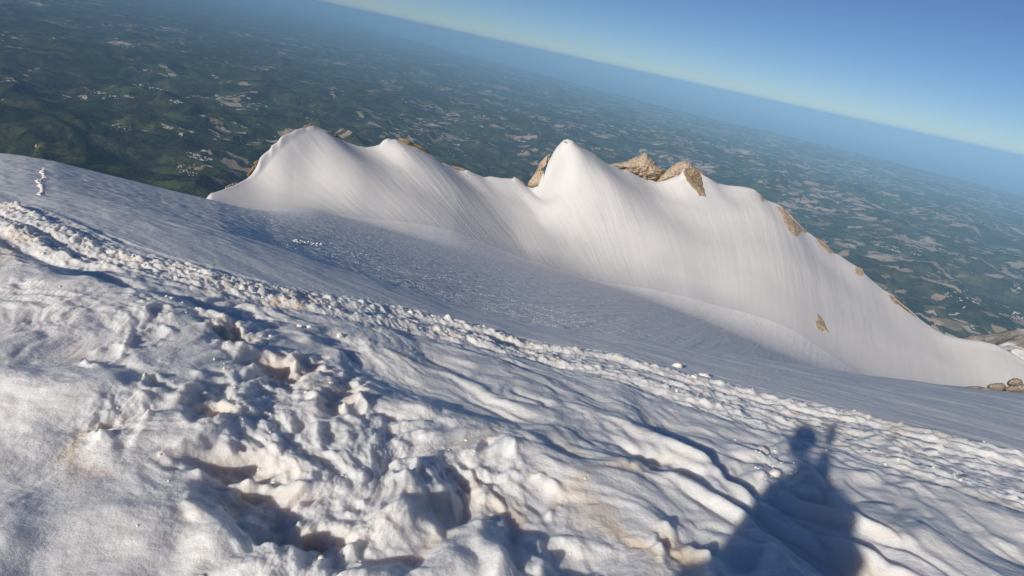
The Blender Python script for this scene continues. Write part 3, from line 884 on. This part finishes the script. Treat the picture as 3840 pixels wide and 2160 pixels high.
# twin rock peaks
rock(z4([(1060, 440), (1120, 425), (1270, 386), (1310, 378), (1385, 335), (1460, 298), (1500, 310), (1560, 360), (1600, 415), (1620, 450), (1730, 515), (1690, 580), (1620, 660), (1480, 680), (1330, 600), (1200, 540)]), 163, 7, MAT_ROCK, 'broad tan rock peak behind the saddle, left of the twin rock peaks', 313, 9, n=140, rings=26, rough=0.12, centre=(2415, 640))
rock(z4([(1600, 665), (1680, 570), (1760, 490), (1840, 430), (1900, 412), (1960, 400), (2020, 415), (2080, 478), (2150, 520), (2215, 560), (2230, 590), (2170, 600), (2060, 600), (1940, 600), (1850, 640), (1700, 690)]), 159, 5, MAT_ROCK, 'tan rock peak with a little snow cap, right of the twin rock peaks', 314, 8, n=130, rings=24, rough=0.11, centre=(2560, 645))
rock(z4([(1938, 492), (2000, 480), (2080, 500), (2150, 555), (2165, 610), (2182, 690), (2212, 830), (2185, 825), (2130, 822), (2100, 760), (2050, 720), (1990, 645), (1945, 570)]), ridge_dist(0.2), 1.8, MAT_ROCK_D, 'dark brown rock rib running down the snow from the right rock peak', 315, 4, n=110, rings=20, rough=0.14, centre=(2608, 680))
# right ridge line
rock(z5([(975, 490), (1010, 508), (1040, 550), (1075, 600), (1062, 640), (1035, 652), (1012, 575)]), ridge_dist(0.0), 0.8, MAT_ROCK, 'small tan rock patch on the crest, first below the right shoulder', 316, 2, n=40, rings=10)
rock(z5([(1230, 680), (1290, 692), (1380, 742), (1440, 800), (1500, 860), (1600, 965), (1670, 1045), (1705, 1095), (1620, 1108), (1560, 1160), (1440, 1070), (1370, 960), (1315, 830), (1295, 740)]), ridge_dist(0.0), 1.3, MAT_ROCK, 'long tan rubble rock patch on the descending right crest', 317, 3, n=110, rings=18, centre=(2970, 838))
rock(z5([(1825, 1160), (1900, 1190), (1975, 1240), (2055, 1330), (2135, 1422), (2050, 1402), (1930, 1305), (1880, 1225)]), ridge_dist(0.0), 1.0, MAT_ROCK, 'tan rock strip below the long rubble patch on the right crest', 318, 2.5, n=70, rings=12)
rock(z6([(825, 412), (880, 405), (930, 430), (965, 475), (945, 540), (875, 545), (835, 505)]), ridge_dist(0.05), 0.6, MAT_ROCK, 'roundish tan rock patch in the snow just below the right crest', 319, 1.5, n=50, rings=10)
rock(z6([(1310, 810), (1380, 835), (1450, 872), (1560, 985), (1680, 1090), (1810, 1210), (1640, 1095), (1500, 985), (1420, 972), (1365, 900)]), ridge_dist(0.05), 0.6, MAT_ROCK, 'smooth thin tan rock slab lowest along the right crest', 320, 1.5, n=70, rings=10, centre=(3358, 1130))
rock(z6([(260, 1095), (300, 1130), (345, 1185), (375, 1250), (400, 1320), (440, 1385), (465, 1422), (420, 1395), (380, 1368), (300, 1382), (250, 1335), (225, 1235), (252, 1195)]), ridge_dist(0.1), 1.5, MAT_ROCK, 'lone tan rock sticking out of the snow face at the right', 321, 2.5, n=70, rings=14, centre=(3078, 1212))
# boulders at the end of the near slope, lower right
def edge_dist(extra=0.0):
    def f(px, py):
        a, d = azdep(np.atleast_1d(px), np.atleast_1d(py))
        return (CAMH / np.interp(a, _ka, _kt)) ** 0.5 + extra
    return f
_b = [([(1690, 1262), (1760, 1240), (1900, 1240), (1990, 1262), (1960, 1290), (1850, 1295), (1760, 1285)], 'flat cracked tan boulder, leftmost of the rocks at the lower right edge', 331, .3),
      ([(1880, 1280), (1960, 1262), (2060, 1268), (2120, 1290), (2080, 1322), (2000, 1325), (1920, 1310)], 'small tan boulder in front of the rocks at the right edge', 332, -.6),
      ([(2010, 1250), (2060, 1208), (2160, 1192), (2260, 1195), (2310, 1230), (2290, 1300), (2180, 1315), (2060, 1300)], 'wide tan boulder in the middle of the rocks at the right edge', 333, .2),
      ([(2310, 1215), (2345, 1150), (2420, 1120), (2500, 1122), (2550, 1150), (2560, 1210), (2500, 1250), (2380, 1250)], 'blocky tan boulder standing highest of the rocks at the right edge', 334, .9),
      ([(2280, 1280), (2340, 1240), (2440, 1225), (2560, 1210), (2680, 1190), (2720, 1300), (2600, 1340), (2420, 1325), (2310, 1320)], 'broad tan boulder cut off by the right edge of the picture', 335, -.2)]
for pts, lab, sd, ex in _b:
    rock(z7(pts), edge_dist(ex - 1.2), 0.6, MAT_BOULDER, lab, sd, 1.2, n=60, rings=12, rough=0.16, name='boulder')

# far rocky shoulder, grey with snow patches
def shoulder():
    A0, A1 = 41.0, 58.0
    ca, cd = azdep(np.array([3603, 3622, 3645, 3694, 3739, 3771, 3800, 3840], float), np.array([1269, 1262, 1257, 1253, 1249, 1240, 1236, 1233], float))
    ca = np.append(ca, [50, 58]); cd = np.append(cd, [11.0, 12.5])
    aa = np.linspace(A0, A1, 180); rr = np.concatenate([np.linspace(230, 420, 110), np.linspace(424, 700, 30)])
    A, Rr = np.meshgrid(aa, rr)
    zc = -np.tan(np.radians(np.interp(A, ca, cd))) * 420
    x = Rr * np.sin(np.radians(A)); y = Rr * np.cos(np.radians(A))
    u = 420 - Rr
    z = np.where(u > 0, zc - 0.20 * u, zc + 0.9 * u)
    z = z + 3.0 * (ridged(x / 22, y / 22, 5, 341) - 1.4) * sstep(0, 10, np.abs(u)) - 60 * (1 - sstep(41.2, 41.9, A))
    idx = np.arange(A.size).reshape(A.shape)
    q = np.stack([idx[:-1, :-1], idx[:-1, 1:], idx[1:, 1:], idx[1:, :-1]], -1).reshape(-1, 4)
    m, nt, b = mat_new('grey_rock_and_snow')
    tc = node(nt, 'ShaderNodeTexCoord'); pos = tc.outputs['Object']
    n1 = noise_node(nt, pos, 0.06, 7, 0.65, 0.8); n2 = noise_node(nt, pos, 0.3, 5, 0.7)
    c = ramp(nt, n1.outputs[0], [(0.3, (0.26, 0.23, 0.20)), (0.5, (0.46, 0.42, 0.38)), (0.7, (0.54, 0.50, 0.46))]).outputs[0]
    c = mix(nt, 0.7, c, ramp(nt, n2.outputs[0], [(0.35, (.5, .48, .45)), (0.55, (1, 1, 1))]).outputs[0], 'MULTIPLY')
    sn = attr(nt, 'snow').outputs['Fac']
    c = mix(nt, ramp(nt, sn, [(0.5, (0, 0, 0)), (0.56, (1, 1, 1))]).outputs[0], c, (0.84, 0.83, 0.80))
    nt.links.new(c, b.inputs['Base Color']); b.inputs['Roughness'].default_value = 0.9
    nt.links.new(bump(nt, n2.outputs[0], 0.8, 2.0), b.inputs['Normal'])
    o = fast_mesh('rocky_shoulder', np.stack([x, y, z], -1).reshape(-1, 3), q, m)
    s = 0.47 + 0.35 * fbm(x / 16 + 3, y / 40, 4, 351) + 0.5 * (1 - sstep(325, 350, Rr)) 
    set_attr(o, 'snow', 'FLOAT', s.ravel())
    tag(o, 'grey rocky shoulder with snow patches behind the right end of the ridge', None, None, 'structure')
shoulder()

# ------------------------------------------------------------------ lumps of snow
MAT_LUMP = plain('snow_lump', (0.86, 0.84, 0.80), 0.6, 0.3, 0.05, 30)

def lump_mesh(seed, sub=2, flat=0.7):
    bm = bmesh.new()
    bmesh.ops.create_icosphere(bm, subdivisions=sub, radius=1.0)
    rs = np.random.RandomState(seed)
    off = rs.rand(3) * 50
    for v in bm.verts:
        p = np.array(v.co)
        n = perlin(np.array([p[0] * 1.1 + off[0] + p[2]]), np.array([p[1] * 1.1 + off[1] - p[2] * .7]), 3)[0] * 0.45 + perlin(np.array([p[0] * 2.7 + off[1] + p[2]]), np.array([p[1] * 2.7 + off[2] + p[2]]), 5)[0] * 0.25
        v.co = Vector(p * (1 + n)); v.co.z *= flat
    me = bpy.data.meshes.new('snow_lump'); bm.to_mesh(me); bm.free()
    me.materials.append(MAT_LUMP); me.shade_smooth()
    return me
LUMPS = [lump_mesh(s) for s in (1, 2, 3, 4, 5, 6)]
LUMPS_LO = [lump_mesh(s, 1) for s in (11, 12, 13)]

lx, ly, ls, lab = [], [], [], []
rs = np.random.RandomState(5)
def along(pts, n, spread, smin_, smax_, label, group):
    p = np.array(pts); seg = np.hypot(*(p[1:] - p[:-1]).T); cum = np.concatenate([[0], np.cumsum(seg)])
    # as seen: more of them close by
    for i in range(n):
        t = rs.rand() * cum[-1]
        x = np.interp(t, cum, p[:, 0]); y = np.interp(t, cum, p[:, 1])
        x += rs.randn() * spread; y += rs.randn() * spread
        rr = math.hypot(x, y)
        lx.append(x); ly.append(y); ls.append((smin_ + (smax_ - smin_) * rs.rand() ** 3) * max(1, rr / 8)); lab.append((label, group))
along(BERM_A, 90, 0.06, 0.005, 0.026, 'lump of white snow on the upper berm of the track', 'snow lumps on the upper berm')
along(BERM_B, 70, 0.07, 0.004, 0.022, 'lump of white snow on the lower berm of the track', 'snow lumps on the lower berm')
along(CHURN, 36, 0.16, 0.006, 0.018, 'small lump of snow in the trampled foreground', 'snow lumps in the trampled snow')
for (px, py, sz, l) in [(2540, 1374, .055, 'clump of snow lying alone above the upper berm, the left one of two'), (2643, 1411, .06, 'clump of snow lying alone above the upper berm, the right one of two'),
                        (1123, 1242, .022, 'round snowball below the track, left one of a pair'), (1160, 1243, .022, 'round snowball below the track, right one of a pair'), (935, 1226, .03, 'pale round lump of snow at the top of the trampled patch'),
                        (1275, 1268, .032, 'single white snow lump just right of the pair of snowballs'), (2905, 1785, .05, 'broken block of snow left of the photographer shadow'), (2860, 1700, .045, 'cracked snow slab beside the head of the shadow')]:
    p = to_plane(np.array([float(px)]), np.array([float(py)]))[0]
    lx.append(p[0]); ly.append(p[1]); ls.append(sz); lab.append((l, None))
lz = snow_z(np.array(lx), np.array(ly))
for i in range(len(lx)):
    o = bpy.data.objects.new('snow_lump', LUMPS[i % 6])
    o.location = (lx[i], ly[i], lz[i] + ls[i] * 0.1)
    o.scale = (ls[i] * rs.uniform(.8, 1.3), ls[i] * rs.uniform(.8, 1.3), ls[i])
    o.rotation_euler = (0.25 * rs.randn(), 0.25 * rs.randn(), rs.rand() * 6.28)
    COL.objects.link(o)
    tag(o, lab[i][0], 'snow lump', lab[i][1])

def crumbs(name, xs, ys, ss, label, lift=0.1):
    zs = snow_z(np.array(xs), np.array(ys))
    V = []; F = []; off = 0
    for x, y, z, s in zip(xs, ys, zs, ss):
        me = LUMPS_LO[rs.randint(3)]
        c = np.array([v.co[:] for v in me.vertices]) if id(me) not in _cache else _cache[id(me)][0]
        if id(me) not in _cache:
            _cache[id(me)] = (c, [tuple(p.vertices) for p in me.polygons])
        a = rs.rand() * 6.28; ca, sa = math.cos(a), math.sin(a)
        q = c @ np.array([[ca, sa, 0], [-sa, ca, 0], [0, 0, 1]]) * s * np.array([rs.uniform(.7, 1.4), rs.uniform(.7, 1.4), 1])
        V.append(q + np.array([x, y, z + lift * s]))
        F += [(f[0] + off, f[1] + off, f[2] + off) for f in _cache[id(me)][1]]
        off += len(c)
    o = link_mesh(name, np.vstack(V), F, MAT_LUMP, smooth=True)
    tag(o, label, None, None, 'stuff')
    return o
_cache = {}
# fine crumbs along the track and in the trampled snow
xs, ys, ss = [], [], []
for pts, n, sp in ((BERM_A, 380, .10), (BERM_B, 380, .12), (CHURN, 160, .2), (CHURN2, 60, .2), (CRUMBLE, 120, .10)):
    p = np.array(pts); seg = np.hypot(*(p[1:] - p[:-1]).T); cum = np.concatenate([[0], np.cumsum(seg)])
    t = rs.rand(n) * cum[-1]
    x = np.interp(t, cum, p[:, 0]) + rs.randn(n) * sp; y = np.interp(t, cum, p[:, 1]) + rs.randn(n) * sp
    xs += list(x); ys += list(y); ss += list((0.002 + 0.010 * rs.rand(n) ** 3) * np.maximum(1, np.hypot(x, y) / 7))
crumbs('snow_crumbs', xs, ys, ss, 'fine crumbs of snow strewn along the track and footprints')

# debris and tracks farther out, placed where the line of sight meets the snow
def snow_hit(px, py, r0=3.0, r1=150.0):
    px = np.asarray(px, float); py = np.asarray(py, float)
    a, d = azdep(px, py)
    rg = np.exp(np.linspace(math.log(r0), math.log(r1), 420))
    zz = base_z(a[:, None] + 0 * rg[None], rg[None] + 0 * a[:, None])
    hit = zz > (-np.tan(np.radians(d))[:, None] * rg[None])
    rr = rg[np.where(hit.any(1), hit.argmax(1), len(rg) - 1)]
    return rr * np.sin(np.radians(a)), rr * np.cos(np.radians(a)), rr
px, py, sz = [], [], []
def scatter_line(p0, p1, n, sx, sy, s0, s1):
    t = rs.rand(n)
    px.extend(p0[0] + (p1[0] - p0[0]) * t + rs.randn(n) * sx); py.extend(p0[1] + (p1[1] - p0[1]) * t + rs.randn(n) * sy)
    sz.extend(s0 + (s1 - s0) * rs.rand(n) ** 2)
for a, b, n in (((163, 640), (168, 675), 30), ((168, 675), (140, 680), 14), ((140, 680), (160, 705), 22), ((160, 705), (150, 755), 45), ((150, 755), (125, 748), 12)):
    scatter_line(a, b, n, 2.5, 3, .07, .17)
scatter_line((1100, 905), (1200, 922), 60, 8, 4, .05, .14)
for k in range(26):
    x0 = 300 + rs.rand() * 1100; y0 = 700 + (x0 - 300) * 0.22 + rs.rand() * 190
    L = 80 + rs.rand() * 240
    scatter_line((x0, y0), (x0 + L, y0 + L * (0.27 + 0.06 * rs.randn())), int(14 + L / 6), 3, 3, .018, .055)
scatter_line((1200, 930), (1650, 1060), 420, 60, 22, .015, .05)
scatter_line((700, 860), (1300, 1000), 300, 120, 40, .015, .05)
for k in range(34):
    x0 = 1150 + rs.rand() * 950; y0 = 900 + (x0 - 1150) * 0.27 + rs.rand() * 110
    L = 120 + rs.rand() * 300
    scatter_line((x0, y0), (x0 + L, y0 + L * (0.30 + 0.05 * rs.randn())), int(14 + L / 5), 2, 1.5, .015, .048)
hx, hy, hr = snow_hit(px, py)
ok = (hr < 92) & (hr > 12)
crumbs('snow_debris', hx[ok], hy[ok], np.array(sz)[ok] * np.clip(hr[ok] / 45, .4, 1.3), 'scattered white snow debris and old tracks across the bowl')

# ------------------------------------------------------------------ houses in the valley
MAT_WALL = plain('pale_plaster', (0.62, 0.58, 0.52), 0.9, 0.1, 0.1, 0.2)
MAT_TILE = plain('clay_tiles', (0.34, 0.17, 0.11), 0.9, 0.1, 0.2, 0.3)
MAT_METAL = plain('pale_metal_roof', (0.70, 0.70, 0.70), 0.6, 0.3, 0.08, 0.2)
def house_mesh(name, w, d, h, rh, roofmat):
    v = [(-w, -d, 0), (w, -d, 0), (w, d, 0), (-w, d, 0), (-w, -d, h), (w, -d, h), (w, d, h), (-w, d, h), (-w, 0, h + rh), (w, 0, h + rh)]
    o_ = 0.8
    v += [(-w - o_, -d - o_, h - .3), (w + o_, -d - o_, h - .3), (w + o_, 0, h + rh + .25), (-w - o_, 0, h + rh + .25), (w + o_, d + o_, h - .3), (-w - o_, d + o_, h - .3)]
    f = [(0, 1, 5, 4), (2, 3, 7, 6), (1, 2, 6, 9, 5), (3, 0, 4, 8, 7), (10, 11, 12, 13), (13, 12, 14, 15)]
    me = bpy.data.meshes.new(name); me.from_pydata(v, [], f)
    me.materials.append(MAT_WALL); me.materials.append(roofmat)
    for i, p in enumerate(me.polygons):
        p.material_index = 1 if i >= 4 else 0
    return me
H_SMALL = [house_mesh('house', 8, 6, 7, 2.5, MAT_TILE), house_mesh('house', 11, 6, 8, 2.5, MAT_WALL), house_mesh('house', 7, 7, 9, 3, MAT_TILE)]
H_BIG = [house_mesh('warehouse', 32, 16, 10, 3, MAT_METAL), house_mesh('warehouse', 22, 14, 9, 2, MAT_METAL)]
def land_hit(px, py):
    d = ray(px, py)
    hd = d[:2] / math.hypot(d[0], d[1]); tn = -d[2] / math.hypot(d[0], d[1])
    rg = np.exp(np.linspace(math.log(2000), math.log(60e3), 1500))
    zz = land_z(rg * hd[0], rg * hd[1])
    hit = zz > -tn * rg
    return hd * rg[hit.argmax()], rg[hit.argmax()]
VILLAGES = [  # photo centre, spread px, houses, big, label
    ((745, 590), (48, 12), 26, 6, 'pale building in the village beside the gorge left of the ridge', 'houses of the village by the gorge'),
    ((700, 640), (45, 18), 34, 0, 'tile-roofed house in the cluster just below the gorge village', 'houses below the gorge village'),
    ((465, 482), (38, 10), 22, 2, 'house in the hamlet among light green meadows, far left', 'houses of the meadow hamlet'),
    ((660, 385), (26, 10), 4, 7, 'long pale shed of the works at the end of the spur', 'sheds of the works on the spur'),
    ((395, 355), (60, 8), 12, 6, 'pale building in the row of sheds on the valley floor at left', 'sheds on the valley floor'),
    ((550, 327), (60, 5), 6, 9, 'pale shed in the bright row beyond the works', 'sheds beyond the works'),
    ((3355, 936), (34, 12), 26, 4, 'house in the village right of the ridge, above the dark forest', 'houses of the village right of the ridge'),
    ((3435, 952), (24, 8), 12, 0, 'house in the small hamlet right of the larger village', 'houses of the small right hamlet'),
    ((3820, 1190), (36, 16), 26, 2, 'house in the village cut by the right edge of the picture', 'houses of the village at the right edge'),
    ((1740, 500), (22, 14), 16, 0, 'house strung along the lane between the two snow summits', 'houses along the lane'),
    ((1695, 570), (60, 18), 18, 0, 'farmhouse on the green fields above the low saddle', 'farmhouses above the low saddle'),
    ((3590, 1120), (60, 40), 14, 1, 'scattered farmhouse on the dark slope at the right', 'farmhouses on the dark right slope'),
    ((2950, 820), (120, 60), 14, 0, 'farmhouse among the fields beyond the right crest', 'farmhouses beyond the right crest'),
    ((1150, 420), (160, 50), 26, 2, 'farmhouse on the hills above the left summit', 'farmhouses above the left summit')]
for (cx, cy_), (sx, sy), nh, nb, label, group in VILLAGES:
    for i in range(nh + nb):
        ang = rs.rand() * 6.28; q = rs.rand() ** 0.7
        hit, rr = land_hit(cx + math.cos(ang) * sx * q, cy_ + math.sin(ang) * sy * q + math.cos(ang) * sx * q * 0.2)
        big = i >= nh
        me = H_BIG[rs.randint(2)] if big else H_SMALL[rs.randint(3)]
        o = bpy.data.objects.new('warehouse' if big else 'house', me)
        s = rs.uniform(.8, 1.25)
        o.scale = (s, s, s)
        o.location = (hit[0], hit[1], float(land_z(np.array([hit[0]]), np.array([hit[1]]))[0]) - 1.0)
        o.rotation_euler = (0, 0, rs.rand() * 3.14)
        COL.objects.link(o)
        tag(o, label, 'building', group)

# ------------------------------------------------------------------ the photographer, whose shadow lies on the snow
def person():
    base = np.array([-0.10, -0.30])
    gz = float(snow_z(np.array([base[0]]), np.array([base[1]]))[0])
    root = bpy.data.objects.new('person', None); COL.objects.link(root)
    root.location = (base[0], base[1], gz)
    tag(root, 'photographer in a dark jacket with a rucksack, holding the camera out to the right', 'person')
    root.rotation_euler = (0, 0, 0)
    dark = plain('jacket_cloth', (0.05, 0.07, 0.12), 0.85, 0.2)
    trouser = plain('trouser_cloth', (0.03, 0.03, 0.035), 0.85, 0.2)
    skin = plain('skin', (0.55, 0.36, 0.27), 0.6, 0.3, 0.05)
    pack = plain('rucksack_cloth', (0.30, 0.06, 0.04), 0.8, 0.2)
    hat = plain('hat_wool', (0.10, 0.10, 0.11), 0.95, 0.1)
    boot = plain('boot_leather', (0.06, 0.045, 0.035), 0.6, 0.3)
    hx_, hy_, hz_ = -base[0] - 0.0, -base[1] - 0.08, -gz - 0.07     # hand just behind and below the camera
    J = [((0, 0, .95), .155), ((0, .0, 1.18), .15), ((0, .01, 1.42), .18), ((-.08, .01, 1.54), .075), ((-.15, .03, 1.63), .065),
         ((.19, 0, 1.40), .09), ((.20, .12, 1.14), .06), ((hx_ - .01, hy_ - .02, hz_ - .06), .045),
         ((-.20, 0, 1.40), .09), ((-.21, .02, 1.12), .06), ((-.15, .20, .98), .042),
         ((.10, 0, .90), .11), ((.13, .06, .50), .075), ((.14, -.02, .10), .055), ((-.10, 0, .90), .11), ((-.13, .05, .50), .075), ((-.14, .0, .10), .055)]
    E_ = [(0, 1), (1, 2), (2, 3), (3, 4), (2, 5), (5, 6), (6, 7), (2, 8), (8, 9), (9, 10), (0, 11), (11, 12), (12, 13), (0, 14), (14, 15), (15, 16)]
    def skin_obj(name, J, E_, mat, parent, rootv=0, sub=2, split=None):
        me = bpy.data.meshes.new(name); me.from_pydata([j[0] for j in J], E_, [])
        o = bpy.data.objects.new(name, me); COL.objects.link(o); o.parent = parent
        sm = o.modifiers.new('skin', 'SKIN'); sm.use_smooth_shade = True
        for i, j in enumerate(J):
            sv = me.skin_vertices[0].data[i]; sv.radius = (j[1], j[1]); sv.use_root = (i == rootv)
        s2 = o.modifiers.new('sub', 'SUBSURF'); s2.levels = sub; s2.render_levels = sub
        dg = bpy.context.evaluated_depsgraph_get()
        me2 = bpy.data.meshes.new_from_object(o.evaluated_get(dg))
        o.modifiers.clear(); o.data = me2
        for mt in (mat if isinstance(mat, list) else [mat]):
            me2.materials.append(mt)
        if split:
            for p in me2.polygons:
                p.material_index = split(p.center)
        me2.shade_smooth()
        return o
    skin_obj('body', J, E_, [dark, trouser, skin], root, 0, 2, lambda c: 2 if (c.z > 1.5 or (c.x > hx_ - .10 and c.z > 1.2)) else (1 if c.z < .92 and abs(c.x) < .25 else 0))
    # head with nose, brow and chin
    bm = bmesh.new(); bmesh.ops.create_uvsphere(bm, u_segments=28, v_segments=20, radius=1)
    for v in bm.verts:
        x, y, z = v.co
        taper = 1 - 0.22 * max(0, -z)
        nx, ny, nz = x * .078 * taper, y * .098, z * .118
        if y > .6:
            ny += .022 * math.exp(-((x / .16) ** 2 + ((z + .08) / .2) ** 2))
            ny -= .010 * (math.exp(-(((x - .38) / .18) ** 2 + ((z - .08) / .13) ** 2)) + math.exp(-(((x + .38) / .18) ** 2 + ((z - .08) / .13) ** 2)))
            ny += .006 * math.exp(-((x / .3) ** 2 + ((z + .48) / .07) ** 2)) + .008 * math.exp(-((x / .35) ** 2 + ((z + .85) / .15) ** 2))
        if abs(x) > .9 and abs(z + .02) < .3:
            nx += math.copysign(.014, x)
        v.co = (nx, ny, nz)
    me = bpy.data.meshes.new('head'); bm.to_mesh(me); bm.free(); me.materials.append(skin); me.shade_smooth()
    head = bpy.data.objects.new('head', me); COL.objects.link(head); head.parent = root; head.location = (-.22, .05, 1.72)
    bm = bmesh.new(); bmesh.ops.create_uvsphere(bm, u_segments=24, v_segments=14, radius=1)
    bmesh.ops.delete(bm, geom=[v for v in bm.verts if v.co.z < -.05], context='VERTS')
    for v in bm.verts:
        v.co = (v.co.x * .096, v.co.y * .114 , v.co.z * .105)
    bmesh.ops.solidify(bm, geom=bm.faces[:], thickness=.006)
    me = bpy.data.meshes.new('hat'); bm.to_mesh(me); bm.free(); me.materials.append(hat); me.shade_smooth()
    ho = bpy.data.objects.new('hat', me); COL.objects.link(ho); ho.parent = head; ho.location = (0, -.005, .035)
    # rucksack
    bm = bmesh.new(); bmesh.ops.create_cube(bm, size=1)
    bmesh.ops.scale(bm, vec=(.30, .20, .50), verts=bm.verts); bmesh.ops.bevel(bm, geom=bm.edges[:], offset=.06, segments=3, affect='EDGES', profile=.6)
    me = bpy.data.meshes.new('rucksack'); bm.to_mesh(me); bm.free(); me.materials.append(pack); me.shade_smooth()
    rk = bpy.data.objects.new('rucksack', me); COL.objects.link(rk)
    rk.location = (base[0], base[1] - .235, gz + 1.22)
    tag(rk, 'dark red rucksack on the photographer’s back', 'rucksack')
    for sx in (-1, 1):
        skin_obj('shoulder_strap', [((sx * .10, .06, .26), .022), ((sx * .115, .20, .27), .02), ((sx * .125, .405, .13), .02), ((sx * .13, .40, -.05), .018), ((sx * .16, .25, -.20), .016), ((sx * .15, .06, -.22), .02)], [(i, i + 1) for i in range(5)], pack, rk, 0, 1)
    # boots
    for bx, by in ((.14, .0), (-.14, .02)):
        skin_obj('boot', [((bx, by - .05, .16), .062), ((bx, by - .04, .06), .06), ((bx, by + .08, .05), .05), ((bx, by + .17, .035), .042)], [(0, 1), (1, 2), (2, 3)], boot, root, 0, 2)
    # hands
    def hand(cx, cy, cz, dirx, diry, dirz, sgn):
        d = Vector((dirx, diry, dirz)).normalized()
        side = d.cross(Vector((0, 0, 1))).normalized() * sgn
        upv = side.cross(d).normalized() * sgn
        o0 = Vector((cx, cy, cz))
        J = [(o0, .03), (o0 + d * .045, .036), (o0 + d * .085, .034)]; E2 = [(0, 1), (1, 2)]
        for k, (off, ln) in enumerate(((-.033, .062), (-.011, .072), (.011, .068), (.033, .052))):
            b0 = o0 + d * .09 + side * off
            i = len(J)
            J += [(b0, .0095), (b0 + d * ln * .45 - upv * .006, .009), (b0 + d * ln * .75 - upv * .022, .0085), (b0 + d * ln * .85 - upv * .042, .008)]
            E2 += [(2, i), (i, i + 1), (i + 1, i + 2), (i + 2, i + 3)]
        b0 = o0 + d * .035 - side * .034; i = len(J)
        J += [(b0, .012), (b0 - side * .022 + d * .03 - upv * .012, .0105), (b0 - side * .018 + d * .058 - upv * .028, .009)]
        E2 += [(1, i), (i, i + 1), (i + 1, i + 2)]
        return skin_obj('hand', [(tuple(p), r_) for p, r_ in J], E2, skin, root, 0, 2)
    hand(hx_ - .01, hy_ - .02, hz_ - .05, .1, .3, .9, 1)
    hand(-.145, .22, .97, .1, .6, -.6, -1)
    # action camera held behind the point of view
    bm = bmesh.new(); bmesh.ops.create_cube(bm, size=1); bmesh.ops.scale(bm, vec=(.065, .028, .045), verts=bm.verts)
    bmesh.ops.bevel(bm, geom=bm.edges[:], offset=.006, segments=2, affect='EDGES')
    me = bpy.data.meshes.new('action_camera'); bm.to_mesh(me); bm.free(); me.materials.append(trouser)
    ac = bpy.data.objects.new('action_camera', me); COL.objects.link(ac)
    ac.location = (0, -.04, .03); ac.rotation_euler = (-PITCH, 0, 0)
    tag(ac, 'small black action camera held up in the photographer’s right hand', 'camera')
    bm = bmesh.new(); bmesh.ops.create_cone(bm, segments=20, radius1=.012, radius2=.012, depth=.01, cap_ends=True)
    me = bpy.data.meshes.new('lens'); bm.to_mesh(me); bm.free(); me.materials.append(hat)
    le = bpy.data.objects.new('lens', me); COL.objects.link(le); le.parent = ac; le.rotation_euler = (math.pi / 2, 0, 0); le.location = (.016, .018, .008)
person()
